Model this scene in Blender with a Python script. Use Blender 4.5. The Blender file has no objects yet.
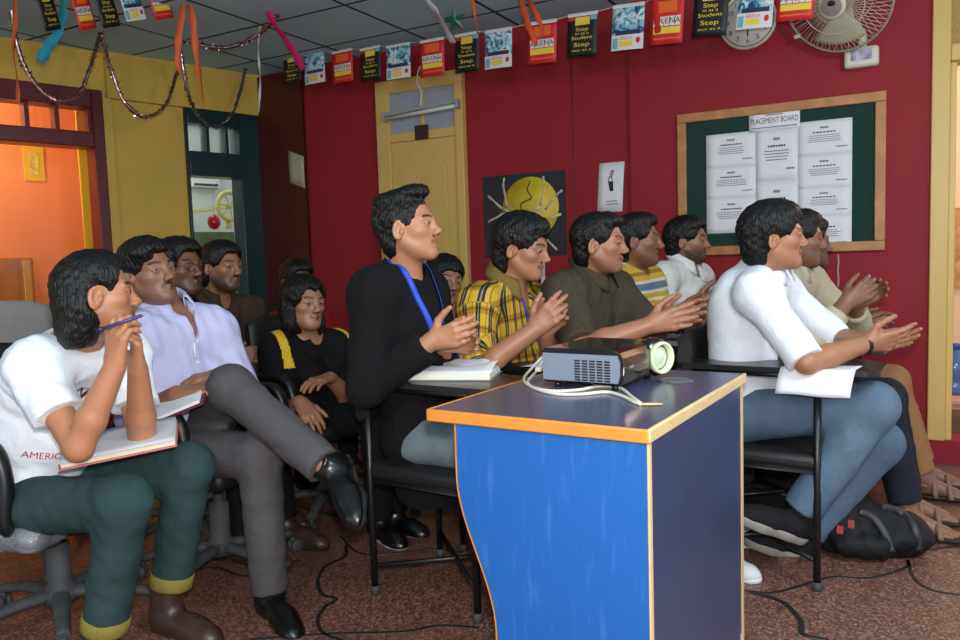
import bpy, bmesh, math, random
import numpy as np
from mathutils import Vector, Matrix

sc = bpy.context.scene
COL = sc.collection
rnd = random.Random(7)
V3 = lambda *a: np.array(a, float)

# ------------------------------------------------------------------ camera
F = 775.0                      # focal length in pixels of the 960 x 640 frame
PITCH, ROLL, CAMZ = math.atan(0.080), 0.032, 1.15
_fv = V3(0, math.cos(PITCH), -math.sin(PITCH))
_r0, _u0 = V3(1, 0, 0), V3(0, math.sin(PITCH), math.cos(PITCH))
_rt = math.cos(ROLL) * _r0 - math.sin(ROLL) * _u0
_up = math.sin(ROLL) * _r0 + math.cos(ROLL) * _u0
CAM = V3(0, 0, CAMZ)
cd = bpy.data.cameras.new('camera')
cam = bpy.data.objects.new('camera', cd)
COL.objects.link(cam)
cd.sensor_width = 36.0
cd.lens = 36.0 * F / 960.0
cd.clip_start = 0.05
cam.matrix_world = Matrix(((_rt[0], _up[0], -_fv[0], 0), (_rt[1], _up[1], -_fv[1], 0), (_rt[2], _up[2], -_fv[2], CAMZ), (0, 0, 0, 1)))
sc.camera = cam

# ------------------------------------------------------------------ world, lights, exposure
w = bpy.data.worlds.new('world')
sc.world = w
w.use_nodes = True
w.node_tree.nodes['Background'].inputs[0].default_value = (0.75, 0.85, 1.0, 1)
w.node_tree.nodes['Background'].inputs[1].default_value = 1.25
sc.view_settings.view_transform = 'Standard'
sc.view_settings.look = 'None'
sc.view_settings.exposure = 0.0
sc.view_settings.gamma = 1.0
sc.view_settings.use_curve_mapping = False


def lamp(name, kind, loc, power, color=(1, 1, 1), size=0.1, target=None, size_y=None):
    l = bpy.data.lights.new(name, kind)
    l.energy = power
    l.color = color
    if kind == 'AREA':
        l.size = size
        if size_y:
            l.shape = 'RECTANGLE'
            l.size_y = size_y
    else:
        l.shadow_soft_size = size
    o = bpy.data.objects.new(name, l)
    COL.objects.link(o)
    o.location = loc
    if target is not None:
        d = Vector(target) - Vector(loc)
        o.rotation_euler = d.to_track_quat('-Z', 'Y').to_euler()
    return o


FLASH = lamp('camera_flash', 'POINT', (0.02, 0.0, 1.27), 155, (1.0, 0.96, 0.90), 0.03)
TUBE = lamp('ceiling_lamp_glow', 'POINT', (1.7, 0.7, 2.25), 110, (0.95, 0.97, 1.0), 0.25)
TUBE2 = lamp('rear_lamp_glow', 'POINT', (-0.9, -0.4, 2.25), 60, (0.95, 0.97, 1.0), 0.25)


# ------------------------------------------------------------------ placing helpers
def ray(px, py):
    return _fv * F + _rt * (px - 480) - _up * (py - 320)


def at(px, py, Y):             # point seen at a pixel, Y metres in front of the camera
    r = ray(px, py)
    return CAM + r * (Y / r[1])


def atz(px, py, z):            # point seen at a pixel on a level plane
    r = ray(px, py)
    return CAM + r * ((z - CAMZ) / r[2])


U = V3(0.874, -0.486, 0)       # along the red wall
W = V3(0.486, 0.874, 0)        # towards the red wall
Z = V3(0, 0, 1)
WALLW = 4.72


def on_wall(px, py, w=WALLW):  # -> (u, z) on the red wall
    r = ray(px, py)
    p = CAM + r * (w / (r @ W))
    return p @ U, p[2]


CORNER = V3(-1.742, 6.37, 0)
LD = V3(-0.703, -0.711, 0)     # along the yellow wall, away from the corner
LN = V3(-0.711, 0.703, 0)      # out of the room through it


def on_left(px, py, off=0.0):
    r = ray(px, py)
    p = CAM + r * (((CORNER + LN * off - CAM) @ LN) / (r @ LN))
    return (p - CORNER) @ LD, p[2]


def nrm(v):
    v = np.asarray(v, float)
    return v / (np.linalg.norm(v) + 1e-12)


def s2l(c):
    return tuple(((x / 255) / 12.92 if x <= 10 else ((x / 255 + 0.055) / 1.055) ** 2.4) for x in c)


# ------------------------------------------------------------------ materials
MATS = {}


def mat(name, rgb, rough=0.6, metal=0.0, bump=0.0, bscale=60, var=0.0, vscale=8, spec=0.5, emit=None, estr=0, alpha=1.0, trans=0.0, coat=0.0, attr=None, detail=3):
    if name in MATS:
        return MATS[name]
    m = bpy.data.materials.new(name)
    m.use_nodes = True
    nt = m.node_tree
    b = nt.nodes['Principled BSDF']
    lin = (*s2l(rgb), 1)
    b.inputs['Base Color'].default_value = lin
    b.inputs['Roughness'].default_value = rough
    b.inputs['Metallic'].default_value = metal
    b.inputs['Specular IOR Level'].default_value = spec
    b.inputs['Coat Weight'].default_value = coat
    b.inputs['Transmission Weight'].default_value = trans
    b.inputs['Alpha'].default_value = alpha
    if emit:
        b.inputs['Emission Color'].default_value = (*s2l(emit), 1)
        b.inputs['Emission Strength'].default_value = estr
    tc = nt.nodes.new('ShaderNodeTexCoord')
    if attr:
        a = nt.nodes.new('ShaderNodeAttribute')
        a.attribute_name = attr
        nt.links.new(a.outputs['Color'], b.inputs['Base Color'])
    elif var:
        n = nt.nodes.new('ShaderNodeTexNoise')
        n.inputs['Scale'].default_value = vscale
        n.inputs['Detail'].default_value = 5
        r = nt.nodes.new('ShaderNodeValToRGB')
        r.color_ramp.elements[0].position = 0.3
        r.color_ramp.elements[1].position = 0.7
        r.color_ramp.elements[0].color = tuple(x * (1 - var) for x in lin[:3]) + (1,)
        r.color_ramp.elements[1].color = tuple(min(1, x * (1 + var)) for x in lin[:3]) + (1,)
        nt.links.new(tc.outputs['Object'], n.inputs['Vector'])
        nt.links.new(n.outputs['Fac'], r.inputs['Fac'])
        nt.links.new(r.outputs['Color'], b.inputs['Base Color'])
    if bump:
        n = nt.nodes.new('ShaderNodeTexNoise')
        n.inputs['Scale'].default_value = bscale
        n.inputs['Detail'].default_value = detail
        bp = nt.nodes.new('ShaderNodeBump')
        bp.inputs['Strength'].default_value = bump
        bp.inputs['Distance'].default_value = 0.01
        nt.links.new(tc.outputs['Object'], n.inputs['Vector'])
        nt.links.new(n.outputs['Fac'], bp.inputs['Height'])
        nt.links.new(bp.outputs['Normal'], b.inputs['Normal'])
    MATS[name] = m
    return m


def nodes_of(m):
    return m.node_tree, m.node_tree.nodes['Principled BSDF']


# ------------------------------------------------------------------ tags
def tag(o, label=None, cat=None, group=None, kind=None):
    if label:
        o['label'] = label
    if cat:
        o['category'] = cat
    if group:
        o['group'] = group
    if kind:
        o['kind'] = kind
    return o


def thing(name, loc, label, cat, group=None):
    o = bpy.data.objects.new(name, None)
    o.empty_display_size = 0.05
    COL.objects.link(o)
    o.location = loc
    return tag(o, label, cat, group)


# ------------------------------------------------------------------ mesh builder (world coordinates)
class MB:
    def __init__(s):
        s.bm = bmesh.new()
        s.mi = 0

    def _fin(s, faces, smooth=False):
        for f in faces:
            f.material_index = s.mi
            f.smooth = smooth

    def box(s, c, size, ax=None, bev=0.0, seg=2):
        """box centred at c; ax = three axis vectors"""
        ax = ax or (V3(1, 0, 0), V3(0, 1, 0), V3(0, 0, 1))
        c = np.asarray(c, float)
        vs = []
        for k in range(8):
            sg = [(-1, 1)[(k >> i) & 1] for i in range(3)]
            vs.append(s.bm.verts.new(c + sum(ax[i] * (sg[i] * size[i] / 2) for i in range(3))))
        fs = [s.bm.faces.new([vs[i] for i in q]) for q in ((0, 2, 3, 1), (4, 5, 7, 6), (0, 1, 5, 4), (2, 6, 7, 3), (0, 4, 6, 2), (1, 3, 7, 5))]
        s._fin(fs)
        if bev > 0:
            es = list({e for f in fs for e in f.edges})
            r = bmesh.ops.bevel(s.bm, geom=es, offset=bev, segments=seg, profile=0.5, affect='EDGES')
            s._fin(r['faces'], True)
        return s

    def tube(s, pts, r, n=10, cap=True, closed=False, flat=None):
        """swept tube; r number or list; flat = (axis vector, factor) squashes the ring"""
        pts = [np.asarray(p, float) for p in pts]
        N = len(pts)
        rs = r if hasattr(r, '__len__') else [r] * N
        rings = []
        t0 = nrm(pts[1] - pts[0])
        a = nrm(np.cross(t0, V3(0, 0, 1) if abs(t0[2]) < 0.9 else V3(1, 0, 0)))
        for i in range(N):
            if closed:
                t = nrm(pts[(i + 1) % N] - pts[i - 1])
            else:
                t = nrm(pts[min(i + 1, N - 1)] - pts[max(i - 1, 0)])
            a = nrm(a - t * (a @ t))
            b = np.cross(t, a)
            ring = []
            for k in range(n):
                th = 2 * math.pi * k / n
                o = (a * math.cos(th) + b * math.sin(th)) * rs[i]
                if flat is not None:
                    fa = nrm(flat[0])
                    o = o - fa * (o @ fa) * (1 - flat[1])
                ring.append(s.bm.verts.new(pts[i] + o))
            rings.append(ring)
        fs = []
        for i in range(N if closed else N - 1):
            A, B = rings[i], rings[(i + 1) % N]
            for k in range(n):
                fs.append(s.bm.faces.new((A[k], A[(k + 1) % n], B[(k + 1) % n], B[k])))
        s._fin(fs, True)
        if cap and not closed:
            s._fin([s.bm.faces.new(rings[0][::-1]), s.bm.faces.new(rings[-1])])
        return s

    def lathe(s, o, axis, prof, n=24, ref=None):
        """prof: list of (radius, height along axis)"""
        o = np.asarray(o, float)
        axis = nrm(axis)
        a = nrm(np.cross(axis, ref if ref is not None else (V3(1, 0, 0) if abs(axis[0]) < 0.9 else V3(0, 1, 0))))
        b = np.cross(axis, a)
        rings = []
        for r, h in prof:
            if r < 1e-6:
                rings.append([s.bm.verts.new(o + axis * h)])
            else:
                rings.append([s.bm.verts.new(o + axis * h + (a * math.cos(2 * math.pi * k / n) + b * math.sin(2 * math.pi * k / n)) * r) for k in range(n)])
        fs = []
        for A, B in zip(rings[:-1], rings[1:]):
            for k in range(n):
                k2 = (k + 1) % n
                if len(A) == 1 and len(B) == 1:
                    continue
                if len(A) == 1:
                    fs.append(s.bm.faces.new((A[0], B[k2], B[k])))
                elif len(B) == 1:
                    fs.append(s.bm.faces.new((A[k], A[k2], B[0])))
                else:
                    fs.append(s.bm.faces.new((A[k], A[k2], B[k2], B[k])))
        s._fin(fs, True)
        return s

    def prism(s, poly, ext):
        """poly: list of 3-D points; ext: extrusion vector"""
        A = [s.bm.verts.new(p) for p in poly]
        B = [s.bm.verts.new(np.asarray(p) + ext) for p in poly]
        n = len(poly)
        fs = [s.bm.faces.new(A[::-1]), s.bm.faces.new(B)]
        for k in range(n):
            fs.append(s.bm.faces.new((A[k], A[(k + 1) % n], B[(k + 1) % n], B[k])))
        s._fin(fs)
        return s

    def grid(s, P, smooth=True):
        """P: array (n, m, 3)"""
        n, m = P.shape[:2]
        vs = [[s.bm.verts.new(P[i, j]) for j in range(m)] for i in range(n)]
        s._fin([s.bm.faces.new((vs[i][j], vs[i][j + 1], vs[i + 1][j + 1], vs[i + 1][j])) for i in range(n - 1) for j in range(m - 1)], smooth)
        return s

    def ball(s, c, r, ax=None, n=12):
        ax = ax or (V3(1, 0, 0), V3(0, 1, 0), V3(0, 0, 1))
        r = r if hasattr(r, '__len__') else (r, r, r)
        res = bmesh.ops.create_uvsphere(s.bm, u_segments=n * 2, v_segments=n, radius=1)
        fs = set()
        for v in res['verts']:
            q = v.co.copy()
            v.co = Vector(np.asarray(c, float) + ax[0] * (q[0] * r[0]) + ax[1] * (q[1] * r[1]) + ax[2] * (q[2] * r[2]))
            fs.update(v.link_faces)
        s._fin(fs, True)
        return s

    def build(s, name, m, parent=None, solid=None, recalc=True):
        if recalc:
            bmesh.ops.recalc_face_normals(s.bm, faces=s.bm.faces[:])
        me = bpy.data.meshes.new(name)
        s.bm.to_mesh(me)
        s.bm.free()
        for x in (m if isinstance(m, (list, tuple)) else [m]):
            me.materials.append(x)
        o = bpy.data.objects.new(name, me)
        COL.objects.link(o)
        if solid:
            md = o.modifiers.new('thickness', 'SOLIDIFY')
            md.thickness = solid
            md.offset = 0
        if parent:
            adopt(o, parent)
        return o


def world_loc(o):
    p = V3(*o.location)
    while o.parent:
        o = o.parent
        p = p + V3(*o.location)
    return p


def adopt(o, parent):          # geometry is in world coordinates; parents are unrotated
    o.parent = parent
    o.location = Vector(-world_loc(parent)) if o.type == 'MESH' else o.location


def struct(name, mb, m, **k):
    return tag(mb.build(name, m, **k), kind='structure')


def bez(p0, p1, p2, p3, n=12):
    t = np.linspace(0, 1, n)[:, None]
    return list((1 - t) ** 3 * p0 + 3 * (1 - t) ** 2 * t * p1 + 3 * (1 - t) * t * t * p2 + t ** 3 * p3)


def smooth_path(P, k=6):       # Catmull-Rom through points
    P = [np.asarray(p, float) for p in P]
    Q = [2 * P[0] - P[1]] + P + [2 * P[-1] - P[-2]]
    out = []
    for i in range(1, len(Q) - 2):
        for t in np.linspace(0, 1, k, endpoint=False):
            a, b, c, d = Q[i - 1], Q[i], Q[i + 1], Q[i + 2]
            out.append(0.5 * (2 * b + (c - a) * t + (2 * a - 5 * b + 4 * c - d) * t * t + (3 * b - a - 3 * c + d) * t ** 3))
    out.append(P[-1])
    return out


def text_mesh(body, origin, right, up, height, m, name, parent, align='CENTER', ext=0.0004, width=None):
    """flat lettering in the plane (right, up) at origin, cap height given"""
    cu = bpy.data.curves.new('lettering', 'FONT')
    cu.body = body
    cu.align_x = align
    cu.align_y = 'CENTER'
    cu.size = 1.0
    cu.extrude = 0.0
    ob = bpy.data.objects.new('lettering', cu)
    COL.objects.link(ob)
    dg = bpy.context.evaluated_depsgraph_get()
    me = bpy.data.meshes.new_from_object(ob.evaluated_get(dg))
    bpy.data.objects.remove(ob)
    n = len(me.vertices)
    co = np.zeros(n * 3)
    me.vertices.foreach_get('co', co)
    co = co.reshape(-1, 3)
    sx = sy = height / 0.7
    if width:
        sx = width / max(1e-6, co[:, 0].max() - co[:, 0].min())
    right, up = nrm(right), nrm(up)
    nn = np.cross(right, up)
    P = np.asarray(origin) + co[:, :1] * sx * right + co[:, 1:2] * sy * up + nn * ext
    me.vertices.foreach_set('co', P.ravel())
    me.materials.clear()
    me.materials.append(m)
    o = bpy.data.objects.new(name, me)
    COL.objects.link(o)
    if parent:
        adopt(o, parent)
    return o


# ------------------------------------------------------------------ distance fields -> one continuous surface
class Field:
    def __init__(s, lo, hi, fine, h=0.009, hf=0.003):
        """rectilinear grid, step hf inside the fine boxes [(lo, hi), ...] and h elsewhere"""
        s.ax = []
        for i in range(3):
            iv = sorted((max(a[i], lo[i]), min(b[i], hi[i])) for a, b in fine)
            mg = []
            for a, b in iv:
                if b <= a:
                    continue
                if mg and a <= mg[-1][1]:
                    mg[-1][1] = max(mg[-1][1], b)
                else:
                    mg.append([a, b])
            xs, cur = [], lo[i]
            for a, b in mg:
                if a > cur:
                    xs += list(np.linspace(cur, a, max(2, int((a - cur) / h) + 1), endpoint=False))
                xs += list(np.linspace(a, b, max(2, int((b - a) / hf) + 1), endpoint=False))
                cur = b
            xs += list(np.linspace(cur, hi[i], max(2, int((hi[i] - cur) / h) + 1)))
            s.ax.append(np.array(xs, np.float32))
        s.D = np.full([len(a) for a in s.ax], 0.08, np.float32)

    def win(s, lo, hi):
        sl = []
        for i in range(3):
            a, b = np.searchsorted(s.ax[i], [lo[i], hi[i]])
            sl.append(slice(max(0, a - 1), min(len(s.ax[i]), b + 1)))
        if any(x.stop - x.start < 1 for x in sl):
            return None, None
        P = [s.ax[i][sl[i]].reshape([-1 if j == i else 1 for j in range(3)]) for i in range(3)]
        return tuple(sl), P

    def put(s, sl, d, k, op):
        A = s.D[sl]
        d = d.astype(np.float32)
        if op == '+':
            h = np.maximum(k - np.abs(A - d), 0) / k if k else 0
            s.D[sl] = np.minimum(A, d) - h * h * (k / 4)
        elif op == '-':
            d = -d
            h = np.maximum(k - np.abs(A - d), 0) / k if k else 0
            s.D[sl] = np.maximum(A, d) + h * h * (k / 4)
        else:
            s.D[sl] = np.maximum(A, d)

    def cone(s, a, b, r1, r2=None, k=0.02, op='+', cap=(False, False), flat=None):
        a, b = np.asarray(a, float), np.asarray(b, float)
        r2 = r1 if r2 is None else r2
        R = max(r1, r2) + k + 0.02
        sl, P = s.win(np.minimum(a, b) - R, np.maximum(a, b) + R)
        if sl is None:
            return s
        d = b - a
        L2 = d @ d + 1e-9
        q = [P[i] - np.float32(a[i]) for i in range(3)]
        t = (q[0] * np.float32(d[0]) + q[1] * np.float32(d[1]) + q[2] * np.float32(d[2])) / np.float32(L2)
        h = np.clip(t, 0, 1)
        e = [q[i] - h * np.float32(d[i]) for i in range(3)]
        d2 = e[0] ** 2 + e[1] ** 2 + e[2] ** 2
        if flat is not None:   # (axis, factor): thinner along axis
            fa = nrm(flat[0])
            m = e[0] * np.float32(fa[0]) + e[1] * np.float32(fa[1]) + e[2] * np.float32(fa[2])
            d2 = d2 + m * m * np.float32(1 / flat[1] ** 2 - 1)
        dist = np.sqrt(d2) - (r1 + (r2 - r1) * h)
        if flat is not None:
            dist = dist * np.float32(0.8)
        L = math.sqrt(L2)
        if cap[0]:
            dist = np.maximum(dist, -t * L)
        if cap[1]:
            dist = np.maximum(dist, (t - 1) * L)
        s.put(sl, dist, k, op)
        return s

    def ell(s, c, r, R=None, k=0.02, op='+'):
        """ellipsoid; R columns are its axes"""
        c = np.asarray(c, float)
        R = np.eye(3) if R is None else R
        ext = np.abs(R) @ np.asarray(r, float) + k + 0.02
        sl, P = s.win(c - ext, c + ext)
        if sl is None:
            return s
        q = [P[i] - np.float32(c[i]) for i in range(3)]
        k0 = 0
        k1 = 0
        for j in range(3):
            l = q[0] * np.float32(R[0, j]) + q[1] * np.float32(R[1, j]) + q[2] * np.float32(R[2, j])
            k0 = k0 + (l / np.float32(r[j])) ** 2
            k1 = k1 + (l / np.float32(r[j] ** 2)) ** 2
        k0 = np.sqrt(k0)
        k1 = np.sqrt(k1) + 1e-6
        s.put(sl, k0 * (k0 - 1) / k1, k, op)
        return s

    def keep(s, p, n):         # keep the side n points to
        n = -nrm(n)
        p = np.asarray(p, float)
        sl, P = s.win([a[0] for a in s.ax], [a[-1] for a in s.ax])
        d = sum((P[i] - np.float32(p[i])) * np.float32(n[i]) for i in range(3))
        s.put(sl, np.broadcast_to(d, s.D[sl].shape), 0, 'max')
        return s

    def folds(s, amp, freq=22.0, seed=0, stretch=(1, 1, 1)):
        r = np.random.RandomState(seed)
        X, Y, Zz = s.ax[0][:, None, None], s.ax[1][None, :, None], s.ax[2][None, None, :]
        tot = 0
        for i in range(4):
            d = r.normal(size=3) * np.array(stretch)
            d = d / np.linalg.norm(d) * freq * (0.7 + 0.5 * i)
            g = r.normal(size=3) * freq * 0.35
            ph = r.uniform(0, 6.28, 2)
            warp = np.sin(X * g[0] + Y * g[1] + Zz * g[2] + ph[0]).astype(np.float32)
            arg = (X * d[0] + Y * d[1] + Zz * d[2] + ph[1]).astype(np.float32)
            tot = tot + np.sin(arg + 2.0 * warp) / (1 + 0.5 * i)
        s.D += np.float32(amp / 1.7) * tot
        return s

    def mesh(s):
        D = s.D
        for i in range(3):     # close the surface at the border
            sl = [slice(None)] * 3
            for e in (0, -1):
                sl[i] = e
                D[tuple(sl)] = np.maximum(D[tuple(sl)], 0.001)
        I = (D < 0)
        n0, n1, n2 = D.shape
        cnt = np.zeros((n0 - 1, n1 - 1, n2 - 1), np.int8)
        offs = [(i, j, k) for i in (0, 1) for j in (0, 1) for k in (0, 1)]
        for i, j, k in offs:
            cnt += I[i:n0 - 1 + i, j:n1 - 1 + j, k:n2 - 1 + k]
        act = np.argwhere((cnt > 0) & (cnt < 8))
        if len(act) == 0:
            return np.zeros((0, 3)), np.zeros((0, 4), int)
        ids = np.full(cnt.shape, -1, np.int32)
        ids[act[:, 0], act[:, 1], act[:, 2]] = np.arange(len(act))
        cv = np.stack([D[act[:, 0] + i, act[:, 1] + j, act[:, 2] + k] for i, j, k in offs], 1)
        cp = np.stack([np.stack([s.ax[0][act[:, 0] + i], s.ax[1][act[:, 1] + j], s.ax[2][act[:, 2] + k]], 1) for i, j, k in offs], 1)
        acc = np.zeros((len(act), 3))
        num = np.zeros(len(act))
        for a in range(8):
            for b in range(a + 1, 8):
                if sum(x != y for x, y in zip(offs[a], offs[b])) != 1:
                    continue
                va, vb = cv[:, a], cv[:, b]
                m = (va < 0) != (vb < 0)
                t = np.where(m, va / np.where(m, va - vb, 1), 0)[:, None]
                acc += np.where(m[:, None], cp[:, a] + t * (cp[:, b] - cp[:, a]), 0)
                num += m
        Vt = acc / num[:, None]
        faces = []
        for axn in range(3):
            o1, o2 = [(1, 2), (2, 0), (0, 1)][axn]
            sa = [slice(None)] * 3
            sb = [slice(None)] * 3
            sa[axn] = slice(0, -1)
            sb[axn] = slice(1, None)
            A, B = I[tuple(sa)], I[tuple(sb)]
            E = np.argwhere(A != B)
            E = E[(E[:, o1] > 0) & (E[:, o2] > 0) & (E[:, o1] < D.shape[o1] - 1) & (E[:, o2] < D.shape[o2] - 1)]
            ins = A[E[:, 0], E[:, 1], E[:, 2]]
            q = []
            for d1, d2 in ((-1, -1), (0, -1), (0, 0), (-1, 0)):
                c = E.copy()
                c[:, o1] += d1
                c[:, o2] += d2
                q.append(ids[c[:, 0], c[:, 1], c[:, 2]])
            q = np.stack(q, 1)
            q[~ins] = q[~ins][:, ::-1]
            faces.append(q)
        return Vt, np.concatenate(faces)


def raw_mesh(name, Vt, Fc, m, parent=None, col=None, uv=None, relax=0):
    me = bpy.data.meshes.new(name)
    if relax and len(Vt):
        e = np.concatenate([Fc[:, [0, 1]], Fc[:, [1, 2]], Fc[:, [2, 3]], Fc[:, [3, 0]]])
        for _ in range(relax):
            acc = np.zeros_like(Vt)
            num = np.zeros(len(Vt))
            for a, b in ((0, 1), (1, 0)):
                for c in range(3):
                    acc[:, c] += np.bincount(e[:, a], weights=Vt[e[:, b], c], minlength=len(Vt))
                num += np.bincount(e[:, a], minlength=len(Vt))
            Vt = 0.5 * Vt + 0.5 * acc / np.maximum(num, 1)[:, None]
    me.vertices.add(len(Vt))
    me.vertices.foreach_set('co', np.asarray(Vt, np.float32).ravel())
    me.loops.add(len(Fc) * 4)
    me.loops.foreach_set('vertex_index', Fc.astype(np.int32).ravel())
    me.polygons.add(len(Fc))
    me.polygons.foreach_set('loop_start', np.arange(0, len(Fc) * 4, 4, dtype=np.int32))
    me.polygons.foreach_set('loop_total', np.full(len(Fc), 4, np.int32))
    me.polygons.foreach_set('use_smooth', np.ones(len(Fc), bool))
    me.update(calc_edges=True)
    me.validate()
    if col is not None:
        a = me.attributes.new('col', 'FLOAT_COLOR', 'POINT')
        a.data.foreach_set('color', np.concatenate([col, np.ones((len(col), 1))], 1).astype(np.float32).ravel())
    if uv is not None:
        a = me.attributes.new('puv', 'FLOAT_VECTOR', 'POINT')
        a.data.foreach_set('vector', uv.astype(np.float32).ravel())
    me.materials.append(m)
    o = bpy.data.objects.new(name, me)
    COL.objects.link(o)
    if parent:
        adopt(o, parent)
    return o


# ------------------------------------------------------------------ the setting
CEIL = 2.66
RP = lambda u, w_, z: U * u + W * w_ + Z * z           # room frame -> world
LP = lambda a, z, off=0.0: CORNER + LD * a + LN * off + Z * z
RAX = (U, W, Z)
LAX = (LD, LN, Z)


def rbox(mb, u0, u1, w0, w1, z0, z1, bev=0):
    return mb.box(RP((u0 + u1) / 2, (w0 + w1) / 2, (z0 + z1) / 2), (abs(u1 - u0), abs(w1 - w0), abs(z1 - z0)), RAX, bev)


def lbox(mb, a0, a1, f0, f1, z0, z1, bev=0):
    return mb.box(LP((a0 + a1) / 2, (z0 + z1) / 2, (f0 + f1) / 2), (abs(a1 - a0), abs(f1 - f0), abs(z1 - z0)), LAX, bev)


red = mat('red_wall_paint', (140, 34, 43), 0.6, spec=0.2, bump=0.12, bscale=160, var=0.06, vscale=3)
yellow = mat('yellow_wall_paint', (206, 170, 72), 0.6, bump=0.12, bscale=120, var=0.06, vscale=3)
yellow2 = mat('yellow_door_paint', (206, 172, 96), 0.42, bump=0.05, bscale=60, var=0.04, vscale=4)
maroon = mat('maroon_gloss_paint', (92, 18, 24), 0.35, bump=0.05, bscale=50)
dgreen = mat('dark_green_gloss_paint', (10, 44, 46), 0.3, bump=0.05, bscale=50)
brownp = mat('brown_varnished_board', (70, 22, 20), 0.32, bump=0.04, bscale=30)

# floor: red-brown terrazzo
fm = mat('terrazzo_floor', (120, 80, 70), 0.38, bump=0.05, bscale=200)
nt, b = nodes_of(fm)
tc = nt.nodes.new('ShaderNodeTexCoord')
vo = nt.nodes.new('ShaderNodeTexVoronoi'); vo.inputs['Scale'].default_value = 150
n2 = nt.nodes.new('ShaderNodeTexNoise'); n2.inputs['Scale'].default_value = 1.6; n2.inputs['Detail'].default_value = 6
r1 = nt.nodes.new('ShaderNodeValToRGB')
r1.color_ramp.elements[0].color = (*s2l((70, 56, 52)), 1); r1.color_ramp.elements[0].position = 0.1
r1.color_ramp.elements[1].color = (*s2l((166, 136, 118)), 1); r1.color_ramp.elements[1].position = 0.95
e = r1.color_ramp.elements.new(0.55); e.color = (*s2l((120, 74, 64)), 1)
r2 = nt.nodes.new('ShaderNodeValToRGB')
r2.color_ramp.elements[0].color = (0.72, 0.70, 0.70, 1); r2.color_ramp.elements[0].position = 0.3
r2.color_ramp.elements[1].color = (1.1, 1.08, 1.05, 1); r2.color_ramp.elements[1].position = 0.7
mx = nt.nodes.new('ShaderNodeMix'); mx.data_type = 'RGBA'; mx.blend_type = 'MULTIPLY'; mx.inputs[0].default_value = 1
nt.links.new(tc.outputs['Object'], vo.inputs['Vector']); nt.links.new(tc.outputs['Object'], n2.inputs['Vector'])
nt.links.new(vo.outputs['Color'], r1.inputs['Fac']); nt.links.new(n2.outputs['Fac'], r2.inputs['Fac'])
nt.links.new(r1.outputs['Color'], mx.inputs[6]); nt.links.new(r2.outputs['Color'], mx.inputs[7])
nt.links.new(mx.outputs[2], b.inputs['Base Color'])
mb = MB()
mb.box((-1, 3.6, -0.05), (15, 13, 0.1))
struct('floor', mb, fm)

# ceiling: grey square panels with dark joints lined up with the walls
cmn = mat('ceiling_panels', (120, 128, 134), 0.7)
nt, b = nodes_of(cmn)
tc = nt.nodes.new('ShaderNodeTexCoord')


def dotline(vec, off, step, wd):
    d = nt.nodes.new('ShaderNodeVectorMath'); d.operation = 'DOT_PRODUCT'
    d.inputs[1].default_value = vec
    nt.links.new(tc.outputs['Object'], d.inputs[0])
    m1 = nt.nodes.new('ShaderNodeMath'); m1.operation = 'SUBTRACT'; m1.inputs[1].default_value = off - step * 40
    nt.links.new(d.outputs['Value'], m1.inputs[0])
    m2 = nt.nodes.new('ShaderNodeMath'); m2.operation = 'MODULO'; m2.inputs[1].default_value = step
    nt.links.new(m1.outputs[0], m2.inputs[0])
    m3 = nt.nodes.new('ShaderNodeMath'); m3.operation = 'LESS_THAN'; m3.inputs[1].default_value = wd
    nt.links.new(m2.outputs[0], m3.inputs[0])
    return m3


A_, B_ = dotline(tuple(U), -2.94, 0.67, 0.022), dotline(tuple(W), 4.36, 0.62, 0.022)
mxx = nt.nodes.new('ShaderNodeMath'); mxx.operation = 'MAXIMUM'
nt.links.new(A_.outputs[0], mxx.inputs[0]); nt.links.new(B_.outputs[0], mxx.inputs[1])
no = nt.nodes.new('ShaderNodeTexNoise'); no.inputs['Scale'].default_value = 3
rr = nt.nodes.new('ShaderNodeValToRGB')
rr.color_ramp.elements[0].color = (*s2l((156, 196, 214)), 1); rr.color_ramp.elements[1].color = (*s2l((178, 214, 230)), 1)
nt.links.new(tc.outputs['Object'], no.inputs['Vector']); nt.links.new(no.outputs['Fac'], rr.inputs['Fac'])
mc = nt.nodes.new('ShaderNodeMix'); mc.data_type = 'RGBA'
mc.inputs[7].default_value = (*s2l((30, 30, 34)), 1)
nt.links.new(mxx.outputs[0], mc.inputs[0]); nt.links.new(rr.outputs['Color'], mc.inputs[6]); nt.links.new(mc.outputs[2], b.inputs['Base Color'])
mb = MB()
mb.prism([RP(-4.62, 4.75, CEIL), LP(8.6, CEIL), V3(-7.0, -1.4, CEIL), V3(3.6, -1.4, CEIL), RP(1.2, 4.75, CEIL)], Z * 0.06)
struct('ceiling', mb, cmn)

# red wall, stepped forward a little on its right part
uC = CORNER @ U
u_door = on_wall(423, 200)[0]
u_step = on_wall(633, 150)[0]
u_end = on_wall(930, 200, WALLW - 0.05)[0]
mb = MB()
rbox(mb, uC - 0.1, u_step, WALLW, WALLW + 0.14, 0, CEIL)
rbox(mb, u_step, u_end, WALLW - 0.05, WALLW + 0.14, 0, CEIL)
struct('wall_back', mb, red)
mb = MB()
uj = on_wall(572.5, 120)[0]
rbox(mb, uj - 0.004, uj + 0.004, WALLW - 0.003, WALLW + 0.01, 0, CEIL)
struct('trim_1', mb, maroon)
u309 = on_wall(309, 200)[0]
mb = MB()
rbox(mb, uC + 0.02, u309, WALLW - 0.03, WALLW + 0.01, 0, CEIL - 0.02)
struct('trim_2', mb, brownp)

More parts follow.
